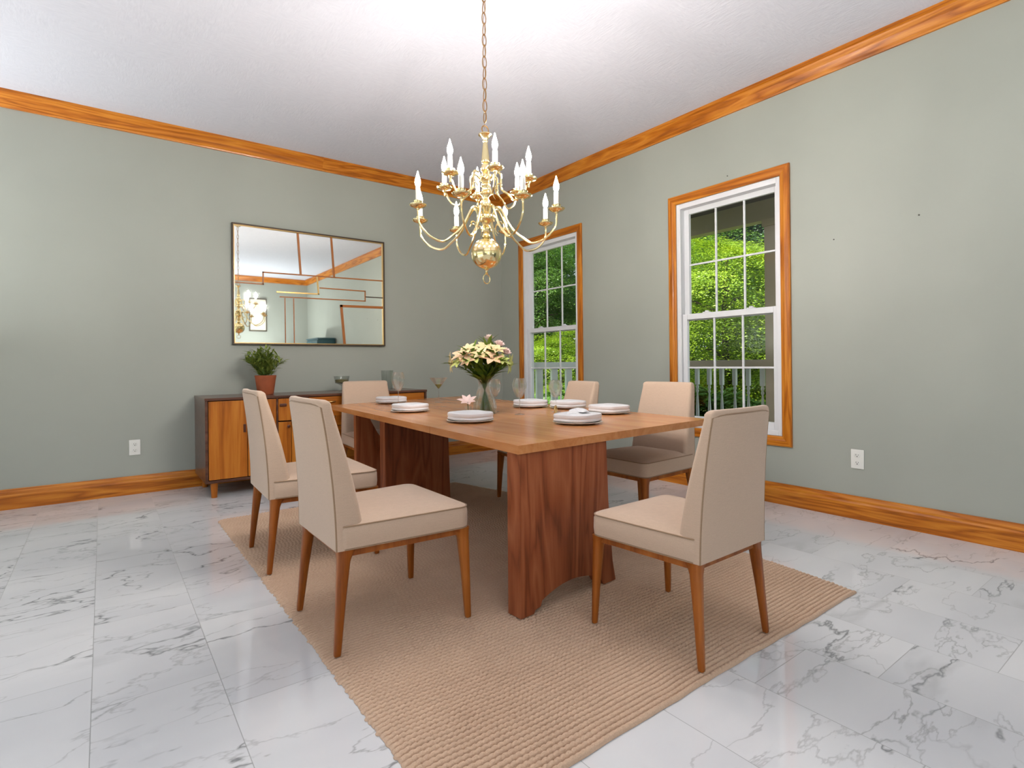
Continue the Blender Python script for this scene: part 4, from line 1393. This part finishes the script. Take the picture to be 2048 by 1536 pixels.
def woodland():
    rng = random.Random(21)
    V, F = [], []
    for c in range(1100):
        ang = radians(rng.uniform(10, 72)); D = rng.uniform(24, 31)
        h = rng.uniform(0.0, 1.0) * ((11.0 if ang > 0.62 else 7.0) + 2.5 * noise.noise((ang * 6, 0, 0)))
        cc = Vector((D * cos(ang), D * sin(ang), GZ + 0.3 + h))
        R = rng.uniform(0.7, 1.3)
        for q in range(95):
            p = cc + Vector((rng.gauss(0, 0.55), rng.gauss(0, 0.55), rng.gauss(0, 0.30))) * R
            n = Vector((rng.uniform(-1, 1), rng.uniform(-1, 1), rng.uniform(-0.1, 1.2))).normalized()
            a = n.orthogonal().normalized(); b = n.cross(a)
            s = rng.uniform(0.09, 0.17)
            i0 = len(V)
            V += [p - a * s, p - b * s * 0.6, p + a * s, p + b * s * 0.6]
            F.append((i0, i0 + 1, i0 + 2, i0 + 3))
    me = bpy.data.meshes.new('woodland'); me.from_pydata([tuple(v) for v in V], [], F); me.materials.append(M['leaf_dark'])
    o = link(bpy.data.objects.new('woodland', me))
    tag(o, 'dense dark woodland far behind the garden trees', 'woods', None, 'stuff')
woodland()
SH = crown_mesh('shrub_foliage', 9, 0.75, 0.75, 0.65, 90, 90, 0.055, M['leaf_mid'], cr=0.28, hollow=0.2)
def shrub(x, y, sc, rot, label):
    o = link(bpy.data.objects.new('garden_shrub', SH))
    o.location = (x, y, GZ + 0.55 * sc); o.scale = (sc, sc, sc); o.rotation_euler = (0, 0, rot)
    return tag(o, label, 'shrub', 'shrubs below the porch railings')
shrub(7.5, 4.4, 1.1, 0.0, 'green shrub behind the balusters nearest the porch post')
shrub(7.6, 5.4, 1.15, 1.3, 'green shrub behind the balusters in the left half of the larger-looking window')
shrub(5.6, 7.1, 0.95, 2.1, 'green shrub behind the white slats, right half of the corner window')
shrub(5.1, 6.9, 0.80, 0.7, 'green shrub behind the white slats, left half of the corner window')
shrub(6.9, 7.8, 1.1, 3.7, 'green shrub at the lower right of the corner window')

# ------------------------------------------------------------------ light
w = bpy.data.worlds.new('world'); S.world = w
w.use_nodes = True
nt = w.node_tree; nt.nodes.clear()
tc = nt.nodes.new('ShaderNodeTexCoord'); sp = nt.nodes.new('ShaderNodeSeparateXYZ'); rp = nt.nodes.new('ShaderNodeValToRGB')
bg = nt.nodes.new('ShaderNodeBackground'); ow = nt.nodes.new('ShaderNodeOutputWorld')
nt.links.new(tc.outputs['Generated'], sp.inputs[0]); nt.links.new(sp.outputs[2], rp.inputs[0])
el = rp.color_ramp.elements
el[0].position = 0.0; el[0].color = (0.88, 0.94, 1.0, 1)
el[1].position = 0.9; el[1].color = (0.62, 0.78, 1.0, 1)
nt.links.new(rp.outputs[0], bg.inputs[0]); bg.inputs[1].default_value = 1.15
nt.links.new(bg.outputs[0], ow.inputs[0])

def fill_uplight(label, x, y, power):  # uplights added out of view to fill ceiling and walls with light
    t = tag(empty('added_uplight', (x, y, 0)), label, 'lamp', 'added fill uplights out of view')
    bm = bmesh.new(); lathe(bm, [(0.0, 0.0), (0.14, 0.0), (0.15, 0.012), (0.02, 0.03), (0.0, 0.03)], 32); obj('base', bm, M['brass_old'], t)
    bm = bmesh.new(); lathe(bm, [(0.012, 0.02), (0.012, 1.14)], 14); obj('pole', bm, M['brass_old'], t)
    bm = bmesh.new(); lathe(bm, [(0.015, 1.10), (0.06, 1.115), (0.14, 1.16), (0.19, 1.23), (0.187, 1.23), (0.137, 1.164), (0.058, 1.12)], 40, cap=False); obj('lamp_shade', bm, M['white_paint'], t)
    L = bpy.data.lights.new('lamp', 'AREA'); L.shape = 'DISK'; L.size = 0.26; L.energy = power; L.color = (0.93, 0.965, 1.0)
    o = link(bpy.data.objects.new('fill_light', L)); o.location = (0, 0, 1.215); o.rotation_euler = (pi, 0, 0); o.parent = t
fill_uplight('added brass fill uplight in the rear left corner', -1.95, -2.35, 60)
fill_uplight('added brass fill uplight by the rear opening', 0.2, -2.05, 55)
fill_uplight('added brass fill uplight in the left corner beyond the side opening', -1.95, 5.3, 50)
fill_uplight('added brass fill uplight by the window wall behind the camera', 2.9, -1.75, 40)

def portal(loc, rot, sx, sy):
    L = bpy.data.lights.new('portal', 'AREA'); L.shape = 'RECTANGLE'; L.size = sx; L.size_y = sy
    o = link(bpy.data.objects.new('sky_portal', L)); o.location = loc; o.rotation_euler = rot
    L.cycles.is_portal = True
portal((X0 - 0.17, (SO[0] + SO[1]) / 2, SO[3] / 2), (0, -pi / 2, 0), SO[3], SO[1] - SO[0])
portal(((RO[0] + RO[1]) / 2, Y0 - 0.17, RO[3] / 2), (pi / 2, 0, 0), RO[1] - RO[0], RO[3])
sl = bpy.data.lights.new('sun', 'SUN'); sl.energy = 8.5; sl.angle = radians(3); sl.color = (1.0, 0.95, 0.86)
so = link(bpy.data.objects.new('sun', sl))
sd = Vector((0.50, -0.10, -0.90))
so.rotation_euler = sd.to_track_quat('-Z', 'Y').to_euler()
so.location = (0, 0, 12)

# ------------------------------------------------------------------ camera
cam = bpy.data.cameras.new('camera'); co = link(bpy.data.objects.new('camera', cam))
F_PX, CY_PX, ROLL = 1095.0, 728.5, -0.0105
cam.sensor_fit = 'HORIZONTAL'; cam.sensor_width = 36.0
cam.lens = 36.0 * F_PX / 2048.0
cam.shift_x = 0.0
cam.shift_y = -(768.0 - CY_PX) / 2048.0
cam.clip_start = 0.02; cam.clip_end = 200
mat = Matrix.Rotation(YAW - pi / 2, 4, 'Z') @ Matrix.Rotation(pi / 2, 4, 'X') @ Matrix.Rotation(ROLL, 4, 'Z')
co.matrix_world = Matrix.Translation((0, 0, 1.1)) @ mat
S.camera = co

S.view_settings.view_transform = 'Standard'
S.view_settings.look = 'None'
S.view_settings.gamma = 1.0
S.view_settings.use_curve_mapping = False
S.view_settings.exposure = 0.36
S.cycles.max_bounces = 7
S.cycles.diffuse_bounces = 3
S.cycles.glossy_bounces = 3
S.cycles.transmission_bounces = 7
S.cycles.transparent_max_bounces = 8
S.cycles.caustics_reflective = False
S.cycles.caustics_refractive = False
S.cycles.sample_clamp_indirect = 6.0
